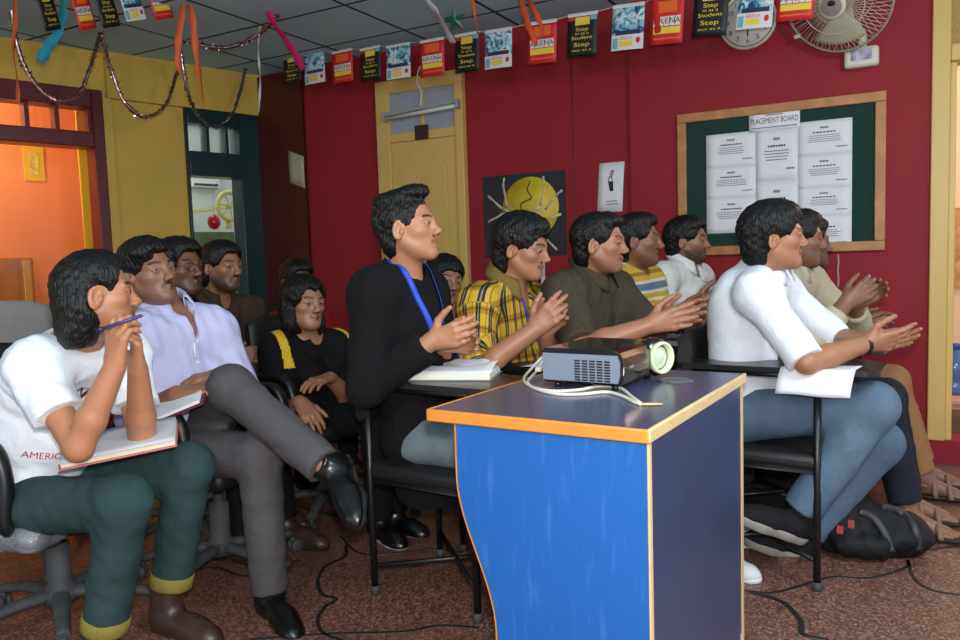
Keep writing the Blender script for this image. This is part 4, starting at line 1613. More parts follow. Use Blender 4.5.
# ------------------------------------------------------------------ the audience
def fab(name, rgb, rough=0.85, bump=0.25, bs=220, var=0.0, vs=10):
    if name in MATS:
        return MATS[name]
    m = mat(name, rgb, rough, bump=bump, bscale=bs, var=var, vscale=vs, spec=0.2, detail=6)
    nt, b = nodes_of(m)                      # broad creases under the weave
    tc = nt.nodes.new('ShaderNodeTexCoord')
    n = nt.nodes.new('ShaderNodeTexNoise')
    n.inputs['Scale'].default_value = 11
    n.inputs['Detail'].default_value = 3
    n.inputs['Distortion'].default_value = 1.6
    bp = nt.nodes.new('ShaderNodeBump')
    bp.inputs['Strength'].default_value = 0.18
    bp.inputs['Distance'].default_value = 0.03
    nt.links.new(tc.outputs['Object'], n.inputs['Vector'])
    nt.links.new(n.outputs['Fac'], bp.inputs['Height'])
    old = [x for x in nt.nodes if x.type == 'BUMP' and x != bp][0]
    nt.links.new(bp.outputs['Normal'], old.inputs['Normal'])
    return m


def pattern_mat(name, base, func):
    m = mat(name, base, 0.8, spec=0.2, bump=0.15, bscale=250)
    nt, b = nodes_of(m)
    a = nt.nodes.new('ShaderNodeAttribute'); a.attribute_name = 'puv'
    s = nt.nodes.new('ShaderNodeSeparateXYZ')
    nt.links.new(a.outputs['Vector'], s.inputs[0])

    def ramp(src, period, stops):
        m1 = nt.nodes.new('ShaderNodeMath'); m1.operation = 'MULTIPLY_ADD'
        m1.inputs[1].default_value = 1 / period; m1.inputs[2].default_value = 40.0
        nt.links.new(s.outputs[src], m1.inputs[0])
        m2 = nt.nodes.new('ShaderNodeMath'); m2.operation = 'FRACT'
        nt.links.new(m1.outputs[0], m2.inputs[0])
        r = nt.nodes.new('ShaderNodeValToRGB'); r.color_ramp.interpolation = 'CONSTANT'
        el = r.color_ramp.elements
        el[0].position = 0; el[0].color = (*s2l(stops[0][1]), 1)
        el[1].position = stops[1][0]; el[1].color = (*s2l(stops[1][1]), 1)
        for p, c in stops[2:]:
            e = el.new(p); e.color = (*s2l(c), 1)
        nt.links.new(m2.outputs[0], r.inputs['Fac'])
        return r

    func(nt, b, ramp)
    return m


def plaid(nt, b, ramp):
    v = ramp('X', 0.040, [(0, (190, 150, 44)), (0.40, (44, 42, 52)), (0.52, (140, 124, 96)), (0.60, (44, 42, 52)), (0.74, (196, 156, 50)), (0.94, (120, 94, 36))])
    h_ = ramp('Y', 0.075, [(0, (255, 255, 255)), (0.60, (214, 200, 176)), (0.70, (160, 150, 150)), (0.78, (214, 200, 176))])
    mx = nt.nodes.new('ShaderNodeMix'); mx.data_type = 'RGBA'; mx.blend_type = 'MULTIPLY'; mx.inputs[0].default_value = 1
    nt.links.new(v.outputs['Color'], mx.inputs[6]); nt.links.new(h_.outputs['Color'], mx.inputs[7])
    nt.links.new(mx.outputs[2], b.inputs['Base Color'])


def bands(nt, b, ramp):
    h_ = ramp('Y', 0.165, [(0, (206, 164, 60)), (0.22, (226, 214, 180)), (0.30, (206, 164, 60)), (0.42, (216, 210, 196)), (0.5, (104, 122, 138)), (0.68, (210, 206, 190)), (0.76, (206, 164, 60)), (0.9, (150, 118, 50))])
    nt.links.new(h_.outputs['Color'], b.inputs['Base Color'])


white_knit = fab('white_cotton_jersey', (226, 230, 236), 0.8, 0.15)
white_cotton = fab('white_shirt_cotton', (226, 228, 234), 0.75, 0.12)
white_cotton2 = fab('white_shirt_poplin', (214, 212, 208), 0.75, 0.12)
lavender = fab('lavender_shirt_cotton', (188, 186, 220), 0.75, 0.12)
brown_shirt = fab('dark_brown_shirt', (62, 48, 38))
olive_shirt = fab('charcoal_olive_shirt', (66, 58, 46))
black_cloth = fab('black_cloth', (17, 16, 18), 0.85)
black_knit = fab('black_cardigan_knit', (20, 19, 21), 0.95, 0.5, 300)
beige_cloth = fab('beige_shirt_cotton', (176, 164, 138))
maroon_cloth = fab('red_shirt', (130, 24, 26))
grey_print = fab('grey_black_print_scarf', (58, 58, 60), var=0.8, vs=40)
green_jean = fab('green_denim', (46, 66, 66), 0.85, 0.3, 300, var=0.22, vs=6)
grey_trs = fab('charcoal_trousers', (78, 74, 76), 0.8, 0.15, var=0.06)
blue_jean = fab('washed_blue_denim', (84, 102, 120), 0.85, 0.3, 300, var=0.25, vs=5)
grey_jean = fab('faded_grey_denim', (108, 118, 124), 0.85, 0.3, 300, var=0.25, vs=6)
navy_jean = fab('dark_navy_denim', (32, 34, 44), 0.85, 0.3, 300, var=0.2, vs=6)
tan_trs = fab('tan_trousers', (146, 104, 66), 0.85, 0.2)
cuff_m = fab('olive_yellow_cuff', (128, 116, 52), 0.85, 0.3, 300)
plaid_m = pattern_mat('yellow_plaid_shirt', (190, 150, 50), plaid)
band_m = pattern_mat('yellow_banded_shirt', (206, 164, 60), bands)
brown_lea = mat('brown_leather', (62, 44, 38), 0.4, bump=0.15, bscale=90, var=0.25, vscale=12)
black_lea = mat('black_leather', (16, 15, 16), 0.28, bump=0.06, bscale=90)
black_canvas = fab('black_canvas_shoe', (26, 25, 27))
rubber_dk = mat('dark_rubber_sole', (28, 26, 25), 0.7)
rubber_gr = mat('dusty_grey_sole', (142, 136, 128), 0.8)
rubber_wh = mat('white_rubber_sole', (215, 215, 215), 0.6)
white_sneak = mat('white_sneaker', (205, 205, 205), 0.6)
tan_lea = mat('tan_sandal_leather', (120, 92, 70), 0.6)

GEN = math.radians(-31)
HF = V3(math.cos(GEN), math.sin(GEN), 0)
HL = V3(-math.sin(GEN), math.cos(GEN), 0)
D = V3(0, 0, -1)
CLAP = ((0.10, 0.18, 0.12))
PEOPLE = {}


def clap(fR, fL=None, n=None, c=(0.12, 0.2, 0.15), th=(0.5, 0.1)):
    """two palms together: the right palm faces the person's left"""
    n = HL if n is None else n
    fL = fR if fL is None else fL
    return dict(f=fR, n=n, curl=c, thumb=th), dict(f=fL, n=-n, curl=c, thumb=th)


short = {'line': 0.074, 'nape': -0.085}

# --- 1: white T-shirt, hands at the mouth
P1 = dict(
    heading=-18, hip=at(34, 498, 2.38), neck=at(74, 346, 2.28), head=at(97, 296, 2.22), look=(30, 4, -4), slouch=0.05,
    skin=(172, 116, 84), stubble=0.12, smile=0.0, eyeopen=0.9, gaze=(0.003, 0.001),
    twist=-24, shR=at(32, 368, 2.15), fa=0.24, shL=at(124, 354, 2.38), elR=at(86, 462, 2.02), elL=at(140, 444, 2.32),
    wrR=at(115, 366, 2.05), wrL=at(138, 370, 2.17),
    handR=dict(f=nrm(V3(0.12, -0.02, 0.9)), n=nrm(V3(0.5, 0.85, 0.1)), curls=[(0.35, 0.7, 0.5), (0.5, 0.9, 0.5), (0.6, 0.9, 0.5), (0.6, 0.9, 0.5)], thumb=(0.2, 0.6)),
    handL=dict(f=nrm(V3(0.05, -0.10, 0.9)), n=nrm(V3(-0.75, -0.5, 0.2)), curls=[(0.7, 1.2, 0.8)] * 4, thumb=(0.2, 0.7)),
    anR=at(102, 648, 2.15), anL=at(168, 604, 2.39), knR=at(122, 470, 2.12), knL=at(184, 450, 2.40), th=0.47, sn=0.45, hem=0.86,
    hair=dict(add=[((0, -0.05, -0.02), (0.088, 0.07, 0.11)), ((0, -0.065, -0.085), (0.075, 0.055, 0.07)), ((0, 0.0, 0.06), (0.084, 0.105, 0.075))], line=0.090, nape=-0.140, slant=False, ears=True, reach=0.2, facew=0.082,
              sub=[((0.085, 0.012, -0.02), (0.03, 0.03, 0.05)), ((-0.085, 0.012, -0.02), (0.03, 0.03, 0.05))], rough=0.0018), hair_t=0.010, ear=1.1,
    tops=[dict(name='tshirt', mat=white_knit, g=0.016, sleeve=dict(R=0.62, L=0.62), sr=0.012, nr=0.070, fold=0.004, ff=16, hem=-0.06)],
    trousers=green_jean, legfit=0.006, cuff=cuff_m, shoemat=brown_lea, solemat=rubber_dk, shoe='boot', shaft=0.17, toeR=nrm(V3(0.75, -0.65, 0)), toeL=nrm(V3(0.86, -0.5, 0)), res=0.0025)
PEOPLE[1] = person('person', 'man in white T-shirt and green jeans holding a pen at his mouth', P1)

# --- 2: lavender shirt, legs crossed
P2 = dict(
    heading=-24, hip=at(181, 446, 2.78), neck=at(166, 312, 2.78), head=at(149, 274, 2.72), look=(-30, 10, 6), jaw=0.94, slouch=0.0,
    skin=(140, 96, 72), moustache=0.85, stubble=0.25, gaze=(0.003, 0.003),
    shR=at(140, 336, 2.64), shL=at(215, 328, 2.86), elR=at(140, 412, 2.62), elL=at(238, 376, 2.86), wrR=at(176, 394, 2.52), wrL=at(222, 374, 2.62),
    handR=dict(f=nrm(V3(0.9, 0.1, 0.15)), n=nrm(V3(0.1, 0.2, -1)), curl=(0.3, 0.4, 0.3)),
    handL=dict(f=nrm(V3(-0.85, -0.35, -0.1)), n=nrm(V3(0.1, 0.1, -1)), curl=(0.35, 0.45, 0.3)),
    anR=at(270, 590, 2.50), knR=at(262, 462, 2.48), anL=at(324, 466, 2.33), knL=at(246, 396, 2.50), th=0.46, sn=0.46, toeR=nrm(V3(0.55, -0.8, 0)), toeL=nrm(V3(0.30, -0.85, -0.42)), supL=nrm(V3(-0.70, -0.3, 0.5)),
    hair=dict(add=[((0.03, 0.055, 0.075), (0.062, 0.045, 0.038)), ((0, 0, 0.065), (0.085, 0.105, 0.07)), ((-0.062, 0.045, 0.035), (0.022, 0.035, 0.045))], line=0.072, nape=-0.085, rough=0.0028, late=[((-0.050, 0.062, 0.050), (0.026, 0.024, 0.028)), ((0.045, 0.066, 0.058), (0.026, 0.02, 0.022))]), hair_t=0.012,
    tops=[dict(name='shirt', mat=lavender, g=0.016, sleeve=dict(R=1.55, L=1.60), sr=0.008, vneck=0.10, collar=True, collar_open=0.55, fold=0.005, ff=17)],
    trousers=grey_trs, legfit=0.006, shoemat=black_lea, solemat=rubber_dk, shoe='dress', shoelen=0.29, seed=5, hem=1.0, sock=black_cloth)
PEOPLE[2] = person('person', 'man in lavender shirt and grey trousers sitting with crossed legs', P2)

# --- 3: half hidden behind the lavender shirt
h3 = at(179, 268, 3.2)
P3 = dict(heading=-28, hip=h3 + V3(-0.06, 0.05, -0.73), neck=h3 + V3(-0.03, 0.03, -0.185), head=h3, look=(-24, 2, 0), skin=(112, 74, 56), stubble=0.55, moustache=0.7,
          wrR=h3 + V3(0.18, -0.22, -0.56), wrL=h3 + V3(0.26, -0.08, -0.56), hair=dict(add=[((0, 0.03, 0.075), (0.075, 0.075, 0.05))], **short), hair_t=0.017,
          tops=[dict(name='shirt', mat=black_cloth, g=0.014, sleeve=dict(R=1.6, L=1.6), collar=True)], trousers=black_cloth, shoemat=brown_lea, solemat=rubber_dk, res=0.0035, seed=8)
PEOPLE[3] = person('person', 'dark-haired man in glasses half hidden behind the man in lavender', P3)

# --- 4: brown shirt and beard in front of the green door
P4 = dict(heading=-34, hip=at(222, 404, 3.74), neck=at(216, 302, 3.72), head=at(222, 267, 3.68), look=(-28, 0, 0), skin=(142, 98, 74), stubble=0.72, moustache=0.8, jaw=1.06,
          shR=at(192, 308, 3.62), shL=at(252, 312, 3.84), elL=at(262, 356, 3.72), elR=at(196, 360, 3.5), wrR=at(232, 356, 3.42), wrL=at(232, 350, 3.52),
          handR=dict(f=nrm(V3(0.8, 0.3, 0)), n=nrm(V3(-0.3, 0.8, -0.3))), handL=dict(f=nrm(V3(-0.9, -0.3, 0)), n=nrm(V3(0, 0.8, -0.4))),
          hair=dict(add=[((0, 0.02, 0.07), (0.078, 0.09, 0.055))], **short), hair_t=0.014,
          tops=[dict(name='shirt', mat=brown_shirt, g=0.018, sleeve=dict(R=1.05, L=1.1), sr=0.008, vneck=0.07, collar=True)], trousers=black_cloth, shoemat=brown_lea, solemat=rubber_dk, res=0.0035, seed=9)
PEOPLE[4] = person('person', 'bearded man in brown shirt seated before the green door', P4)

# --- 5: woman in black and yellow
P5 = dict(heading=-36, hip=at(318, 424, 3.52), neck=at(306, 338, 3.50), head=at(304, 304, 3.44), look=(-42, 2, -4), skin=(158, 110, 84), smile=0.005, shw=0.155, bust=True, jaw=1.0, wide=1.04,
          shR=at(276, 350, 3.42), shL=at(338, 346, 3.60), elR=at(277, 398, 3.36), elL=at(352, 392, 3.52), wrR=at(300, 402, 3.18), wrL=at(330, 378, 3.30), armr=1.12,
          handR=dict(f=nrm(V3(0.5, -0.5, -0.5)), n=nrm(V3(0.1, 0.3, -1))), handL=dict(f=nrm(V3(-0.4, -0.8, 0.0)), n=nrm(V3(0, 0.2, -1))),
          anR=at(380, 518, 3.16), anL=at(394, 511, 3.26), th=0.46, toeR=nrm(V3(0.6, -0.8, 0)), toeL=nrm(V3(0.8, -0.6, 0)),
          hair=dict(add=[((0, -0.03, -0.02), (0.098, 0.075, 0.12)), ((0, -0.01, 0.05), (0.092, 0.105, 0.085)), ((0.072, -0.005, -0.075), (0.032, 0.04, 0.07)), ((-0.072, -0.005, -0.075), (0.032, 0.04, 0.07))], line=0.074, nape=-0.15, slant=False, ears=False, reach=0.2, rough=0.003, facew=0.062), hair_t=0.016,
          tops=[dict(name='top', mat=black_cloth, g=0.013, sleeve=dict(R=0.86, L=0.86), sr=0.008, nr=0.07, vneck=0.07)], trousers=black_cloth, hem=1.0, shoemat=black_lea, solemat=rubber_gr, shoelen=0.24, res=0.0035, seed=12)
PEOPLE[5] = person('person', 'smiling woman in black top with yellow shoulder bands', P5)

# --- 6: only the top of a head behind her
h6 = at(297, 281, 4.45)
P6 = dict(heading=-36, hip=h6 + V3(0.0, 0.06, -0.74), neck=h6 + V3(-0.02, 0.03, -0.185), head=h6, look=(-48, -4, 0), skin=(96, 62, 48), wrR=h6 + V3(0.2, -0.3, -0.45), wrL=h6 + V3(0.36, -0.1, -0.45),
          hair=dict(add=[((0, 0.02, 0.07), (0.085, 0.09, 0.06))], **short), hair_t=0.016, tops=[dict(name='shirt', mat=maroon_cloth, g=0.016, sleeve=dict(R=1.5, L=1.5), res=0.008)], trousers=black_cloth, shoemat=black_lea, solemat=rubber_dk, res=0.005)
PEOPLE[6] = person('person', 'person in red whose face is mostly hidden behind the woman in black', P6)

# --- 7: black cardigan and blue lanyard
hp7 = at(424, 434, 2.74)
hR, hL = clap(nrm(V3(0.80, -0.30, 0.22)), nrm(V3(0.82, -0.32, 0.05)), nrm(V3(0.30, 0.90, 0.15)), th=(0.7, 0.0))
hL['curls'] = [(0.5, 0.5, 0.3)] * 4
hR['curls'] = [(0.25, 0.35, 0.3), (0.4, 0.5, 0.3), (0.5, 0.6, 0.3), (0.6, 0.6, 0.3)]
P7 = dict(heading=-31, hip=hp7, neck=at(404, 272, 2.70), head=at(408, 228, 2.64), look=(-14, 8, 2), slouch=0.01, skin=(176, 122, 90), smile=0.004, chin=0.004, gaze=(0.002, 0.003), stubble=0.06,
          shR=at(372, 294, 2.56), girth=0.95, shL=at(426, 292, 2.84), elR=at(355, 376, 2.52), elL=at(440, 360, 2.76), wrR=at(432, 341, 2.46), wrL=at(444, 343, 2.57), handR=hR, handL=hL, twist=-6, ua=0.31, fa=0.27,
          hair=dict(add=[((0, 0.035, 0.112), (0.058, 0.068, 0.030)), ((0, -0.035, 0.100), (0.062, 0.07, 0.034)), ((0, -0.085, 0.03), (0.06, 0.035, 0.06))], line=0.082, nape=-0.075, rough=0.003), hair_t=0.005,
          tops=[dict(name='tshirt', mat=black_cloth, g=0.010, sleeve=dict(R=0.5, L=0.5), nr=0.066),
                dict(name='cardigan', mat=black_knit, g=0.026, sleeve=dict(R=1.9, L=1.88), sr=0.012, open=0.030, hem=-0.22, skirt=0.16, fold=0.004, ff=15, nr=0.072)],
          trousers=grey_jean, legfit=0.004, shoemat=black_canvas, solemat=rubber_gr, res=0.0025, seed=14)
PEOPLE[7] = person('person', 'young man in black cardigan with blue lanyard clasping his hands', P7)

# --- 8: woman between the cardigan and the plaid shirt
h8 = at(444, 281, 3.70)
P8 = dict(heading=-36, hip=h8 + V3(-0.02, 0.08, -0.72), neck=h8 + V3(-0.01, 0.04, -0.185), head=h8, look=(-58, -2, -10), skin=(150, 104, 84), smile=0.006, wrR=h8 + V3(0.2, -0.28, -0.42), wrL=h8 + V3(0.36, -0.08, -0.42), shw=0.155,
          hair=dict(add=[((0, -0.03, -0.02), (0.09, 0.075, 0.11)), ((0, -0.01, 0.05), (0.09, 0.105, 0.08))], line=0.058, nape=-0.13, slant=False, ears=False, reach=0.2), hair_t=0.014,
          tops=[dict(name='tunic', mat=grey_print, g=0.022, sleeve=dict(R=1.5, L=1.5), nr=0.062)], trousers=black_cloth, shoemat=black_lea, solemat=rubber_dk, res=0.004, seed=15)
PEOPLE[8] = person('person', 'woman in dark mottled scarf peeping out beside the blue lanyard', P8)

# --- 9: yellow plaid shirt
hR, hL = clap(nrm(V3(0.62, -0.25, 0.60)), nrm(V3(0.55, -0.30, 0.65)), nrm(V3(0.35, 0.9, 0.1)))
hL['curls'] = [(0.5, 0.6, 0.4)] * 4
hR['curls'] = [(0.2, 0.3, 0.2), (0.3, 0.4, 0.3), (0.5, 0.6, 0.3), (0.6, 0.7, 0.3)]
P9 = dict(heading=-31, hip=at(520, 418, 3.05), neck=at(508, 288, 2.98), head=at(522, 248, 2.93), look=(-24, -10, 4), slouch=0.03, skin=(158, 108, 80), smile=0.003, nose=1.0,
          shR=at(478, 306, 2.82), shL=at(532, 302, 3.10), elR=at(486, 356, 2.68), elL=at(552, 352, 2.98), wrR=at(534, 330, 2.64), wrL=at(543, 332, 2.74), handR=hR, handL=hL, ua=0.27, fa=0.25,
          hair=dict(add=[((0, 0.045, 0.085), (0.072, 0.062, 0.042)), ((0, -0.06, -0.05), (0.064, 0.05, 0.085)), ((0, -0.01, 0.06), (0.085, 0.105, 0.08))], line=0.062, nape=-0.125, slant=False, reach=0.19, rough=0.003), hair_t=0.016,
          tops=[dict(name='shirt', mat=plaid_m, g=0.016, sleeve=dict(R=0.98, L=0.95), sr=0.012, vneck=0.17, vw=0.05, collar=True, collarmat=fab('dark_mustard_cotton', (112, 92, 46)), collar_open=0.6, pattern=True, fold=0.003)],
          trousers=navy_jean, shoemat=black_canvas, solemat=rubber_dk, res=0.003, seed=16)
PEOPLE[9] = person('person', 'young man in yellow plaid shirt clapping behind the projector', P9)

# --- 10: charcoal shirt
hR, hL = clap(nrm(V3(0.85, -0.25, 0.22)), nrm(V3(0.8, -0.35, 0.3)), nrm(V3(0.35, 0.92, 0.1)))
P10 = dict(heading=-31, hip=at(584, 412, 3.16), neck=at(590, 277, 3.10), head=at(599, 244, 3.03), look=(-18, 0, 2), slouch=0.03, skin=(156, 106, 78), stubble=0.22, wide=1.06, jaw=1.12, girth=1.1, smile=0.002,
           shR=at(563, 294, 2.94), shL=at(614, 290, 3.24), elR=at(592, 336, 2.74), elL=at(650, 330, 3.06), wrR=at(650, 325, 2.66), wrL=at(662, 322, 2.80), handR=hR, handL=hL, armr=1.12, anR=V3(0.75, 2.72, 0.09),
           hair=dict(add=[((0, 0.03, 0.085), (0.072, 0.075, 0.038))], line=0.076, nape=-0.08), hair_t=0.009,
           tops=[dict(name='shirt', mat=olive_shirt, g=0.018, sleeve=dict(R=0.94, L=0.94), sr=0.016, collar=True, collar_open=0.4, fold=0.0035)], trousers=navy_jean, shoemat=white_sneak, solemat=rubber_wh, shoe='sneaker', res=0.003, seed=17)
PEOPLE[10] = person('person', 'man in charcoal shirt clapping just beyond the projector', P10)

# --- 11: banded shirt
hR, hL = clap(nrm(V3(0.85, -0.2, 0.25)), nrm(V3(0.8, -0.3, 0.3)), nrm(V3(0.35, 0.92, 0.1)))
P11 = dict(heading=-31, hip=at(634, 376, 3.58), neck=at(634, 270, 3.54), head=at(637, 241, 3.48), look=(-14, 2, 0), skin=(128, 86, 64), stubble=0.3, nose=1.1,
           shR=at(608, 284, 3.38), shL=at(649, 282, 3.66), elR=at(634, 326, 3.22), wrR=at(676, 322, 3.06), wrL=at(684, 318, 3.20), handR=hR, handL=hL,
           hair=dict(add=[((0, 0.02, 0.085), (0.076, 0.085, 0.042))], **short), hair_t=0.012,
           tops=[dict(name='shirt', mat=band_m, g=0.014, sleeve=dict(R=0.9, L=0.9), sr=0.008, vneck=0.05, pattern=True)], trousers=navy_jean, shoemat=black_canvas, solemat=rubber_dk, res=0.0032, seed=18)
PEOPLE[11] = person('person', 'man in yellow and blue-grey banded shirt before the red wall', P11)

# --- 12: open white shirt and beard
hR, hL = clap(nrm(V3(0.80, -0.3, 0.30)), nrm(V3(0.75, -0.4, 0.4)), nrm(V3(0.35, 0.92, 0.1)))
P12 = dict(heading=-33, hip=at(678, 352, 4.02), neck=at(683, 267, 3.97), head=at(687, 241, 3.93), look=(-24, 0, 2), skin=(140, 96, 72), stubble=0.8, moustache=0.7,
           shR=at(660, 279, 3.80), shL=at(699, 278, 4.08), elR=at(676, 318, 3.62), elL=at(712, 312, 3.9), wrR=at(697, 306, 3.48), wrL=at(703, 303, 3.58), handR=hR, handL=hL,
           hair=dict(add=[((0, 0.02, 0.08), (0.08, 0.085, 0.05))], **short), hair_t=0.015,
           tops=[dict(name='shirt', mat=white_cotton2, g=0.016, sleeve=dict(R=1.25, L=1.25), sr=0.008, vneck=0.14, vw=0.045, collar=True, collar_open=0.6)], trousers=navy_jean, shoemat=black_canvas, solemat=rubber_dk, res=0.0035, seed=19)
PEOPLE[12] = person('person', 'bearded man in open-necked white shirt below the notice board corner', P12)

# --- 13: white shirt in the front row
hR = dict(f=nrm(V3(0.9, -0.05, 0.10)), n=nrm(V3(0.25, 0.85, 0.5)), curls=[(0.1, 0.2, 0.2), (0.3, 0.4, 0.3), (0.45, 0.5, 0.3), (0.6, 0.6, 0.4)], thumb=(0.75, 0.0), spread=0.14)
hL = dict(f=nrm(V3(0.85, -0.3, 0.05)), n=nrm(V3(-0.2, -0.75, 0.6)), curls=[(0.3, 0.3, 0.2)] * 4, thumb=(0.6, 0.0))
P13 = dict(heading=-36, hip=at(744, 412, 2.86), neck=at(762, 268, 2.82), head=at(773, 238, 2.74), look=(-12, 4, 2), slouch=0.05, skin=(158, 108, 78), moustache=0.7,
           shR=at(757, 293, 2.66), shL=at(778, 289, 2.96), elR=at(815, 356, 2.50), elL=at(850, 340, 2.84), wrR=at(866, 344, 2.56), wrL=at(868, 340, 2.70), handR=hR, handL=hL, ua=0.30, fa=0.25,
           anR=at(800, 512, 2.60), knR=at(872, 424, 2.50), anL=at(806, 534, 2.86), knL=at(882, 436, 2.78), th=0.46, sn=0.44, toeR=nrm(V3(-0.78, -0.2, 0.35)), toeL=nrm(V3(-0.7, -0.1, 0.25)), supR=nrm(V3(0.4, 0, 0.9)), supL=nrm(V3(0.4, 0, 0.9)),
           hair=dict(add=[((0, 0.045, 0.08), (0.074, 0.06, 0.045)), ((0, -0.06, -0.02), (0.068, 0.05, 0.08)), ((0, -0.005, 0.06), (0.087, 0.105, 0.078))], line=0.064, nape=-0.10, slant=True, rough=0.003), hair_t=0.015,
           tops=[dict(name='shirt', mat=white_cotton, g=0.014, sleeve=dict(R=0.98, L=0.98), sr=0.008, collar=True, collar_open=0.4, hem=-0.10, fold=0.003, ff=14, nr=0.066)],
           trousers=blue_jean, legfit=0.010, shoemat=black_canvas, solemat=rubber_gr, shoe='sneaker', solethick=0.030, res=0.0025, seed=20)
PEOPLE[13] = person('person', 'young man in white shirt and blue jeans at the front tablet chair', P13)

# --- 14, 15: the two behind him
hR, hL = clap(nrm(V3(0.72, -0.2, 0.52)), nrm(V3(0.65, -0.3, 0.5)), nrm(V3(0.35, 0.92, 0.1)), c=(0.45, 0.6, 0.4), th=(0.3, 0.4))
hp14 = V3(1.26, 3.32, 0.55)
P14 = dict(heading=-31, hip=hp14, neck=at(789, 270, 3.26), head=at(797, 240, 3.20), look=(-8, 0, 0), skin=(124, 84, 60), stubble=0.2, goatee=0.9, moustache=0.8,
           shR=at(778, 284, 3.10), shL=at(809, 284, 3.40), elR=at(820, 326, 2.98), elL=at(850, 320, 3.28), wrR=at(846, 303, 3.00), wrL=at(854, 304, 3.10), handR=hR, handL=hL, fa=0.24,
           anR=V3(1.66, 2.98, 0.10), anL=V3(1.76, 3.16, 0.10), hair=dict(add=[((0, 0.03, 0.08), (0.076, 0.08, 0.045))], **short), hair_t=0.014,
           tops=[dict(name='shirt', mat=beige_cloth, g=0.018, sleeve=dict(R=1.75, L=1.75), sr=0.008, collar=True, collar_open=0.5)], trousers=navy_jean, legfit=0.006, hem=0.9, shoemat=tan_lea, solemat=rubber_dk, sandal=True, res=0.003, seed=22)
PEOPLE[14] = person('person', 'man with goatee in beige shirt clapping behind the white shirt', P14)
hR, hL = clap(nrm(V3(0.85, -0.2, 0.1)), nrm(V3(0.8, -0.3, 0.1)), nrm(V3(0.2, 0.8, 0.5)))
hp15 = V3(1.52, 3.76, 0.55)
P15 = dict(heading=-31, hip=hp15, neck=at(796, 272, 3.68), head=at(807, 244, 3.60), look=(-4, 2, 0), skin=(120, 80, 60), stubble=0.4, moustache=0.6,
           wrR=at(842, 327, 3.22), wrL=at(852, 322, 3.40), handR=hR, handL=hL, elR=at(826, 345, 3.4),
           anR=V3(1.98, 3.44, 0.10), anL=V3(2.08, 3.62, 0.10), hair=dict(add=[((0, 0.03, 0.08), (0.076, 0.08, 0.045))], **short), hair_t=0.013,
           tops=[dict(name='shirt', mat=olive_shirt, g=0.016, sleeve=dict(R=1.7, L=1.7), sr=0.006)], trousers=tan_trs, legfit=0.006, hem=0.94, shoemat=tan_lea, solemat=rubber_dk, sandal=True, res=0.0035, seed=23)
PEOPLE[15] = person('person', 'farthest man of the right-hand row in tan trousers, his face behind the goateed man', P15)


def under(Pd, dx=0.05):
    h = math.radians(Pd['heading'])
    p = Pd['hip'] + V3(math.cos(h), math.sin(h), 0) * dx
    return p[0], p[1]


c7 = tablet_chair('black tablet chair under the man in black cardigan', -0.11, 2.655)
c13 = tablet_chair('black tablet chair under the man in white shirt and jeans', 1.03, 2.80)
for Pd, lab in ((P9, 'black tablet chair under the man in yellow plaid'), (P10, 'black tablet chair under the man in charcoal shirt'), (P11, 'black tablet chair under the man in banded shirt'),
                (P12, 'black tablet chair under the man in open white shirt'), (P14, 'black tablet chair under the man in beige shirt'), (P15, 'black tablet chair farthest along the right-hand row')):
    tablet_chair(lab, *under(Pd))
swivel_chair('black swivel chair with plastic-wrapped seat under the white T-shirt', -1.40, 2.46, -18, arms=True, wrap=True, spin=0.2)
swivel_chair('black swivel chair under the man in lavender shirt', -1.00, 2.84, -24, arms=True, spin=-0.55)
swivel_chair('black swivel chair under the woman in black and yellow', *under(P5, 0.04), -36, arms=True, spin=0.9)
swivel_chair('black swivel chair under the bearded man in brown', *under(P4), -34, arms=False)
swivel_chair('black swivel chair under the man hidden behind the lavender shirt', *under(P3), -28, arms=False)
swivel_chair('black swivel chair under the person in red', *under(P6), -36, arms=False)
swivel_chair('black swivel chair under the woman in dark scarf', *under(P8), -36, arms=False)
gx = at(2, 400, 3.05)
swivel_chair('grey-backed swivel chair empty behind the man in T-shirt', gx[0] + 0.12, gx[1] - 0.02, -40, back_m=fab('grey_chair_fabric', (140, 136, 132)), back_top=1.04, arms=False)


# ------------------------------------------------------------------ things on the red wall
WF = WALLW - 0.05              # face of the forward part of the wall
ORD = ['first', 'second', 'third', 'fourth', 'fifth', 'sixth', 'seventh', 'eighth', 'ninth']
wood = mat('light_wood_frame', (172, 116, 60), 0.45, bump=0.1, bscale=40, var=0.2, vscale=14)
baize = mat('dark_green_baize', (12, 52, 44), 0.9, bump=0.3, bscale=300)
grey_ink = mat('grey_print', (128, 130, 138), 0.8)
dark_ink = mat('dark_print', (60, 62, 70), 0.8)
bu0, bu1 = wq(679, 185, WF)[0], wq(886, 170, WF)[0]
bz1 = (wq(678, 116, WF)[1] + wq(885, 91, WF)[1]) / 2
bz0 = (wq(681, 257, WF)[1] + wq(887, 249, WF)[1]) / 2
uc, zc_ = (bu0 + bu1) / 2, (bz0 + bz1) / 2
board = thing('notice_board', tuple(RP(uc, WF, bz0)), 'green notice board in a light wood frame on the red wall', 'notice board')
rbox(MB(), bu0 + 0.01, bu1 - 0.01, WF - 0.018, WF, bz0 + 0.01, bz1 - 0.01).build('baize_panel', baize, board)
fwid = 0.052
for u0, u1, z0, z1 in ((bu0, bu1, bz1 - fwid, bz1), (bu0, bu1, bz0, bz0 + fwid), (bu0, bu0 + fwid, bz0 + fwid, bz1 - fwid), (bu1 - fwid, bu1, bz0 + fwid, bz1 - fwid)):
    rbox(MB(), u0, u1, WF - 0.035, WF, z0, z1, 0.004).build('frame_rail', wood, board)


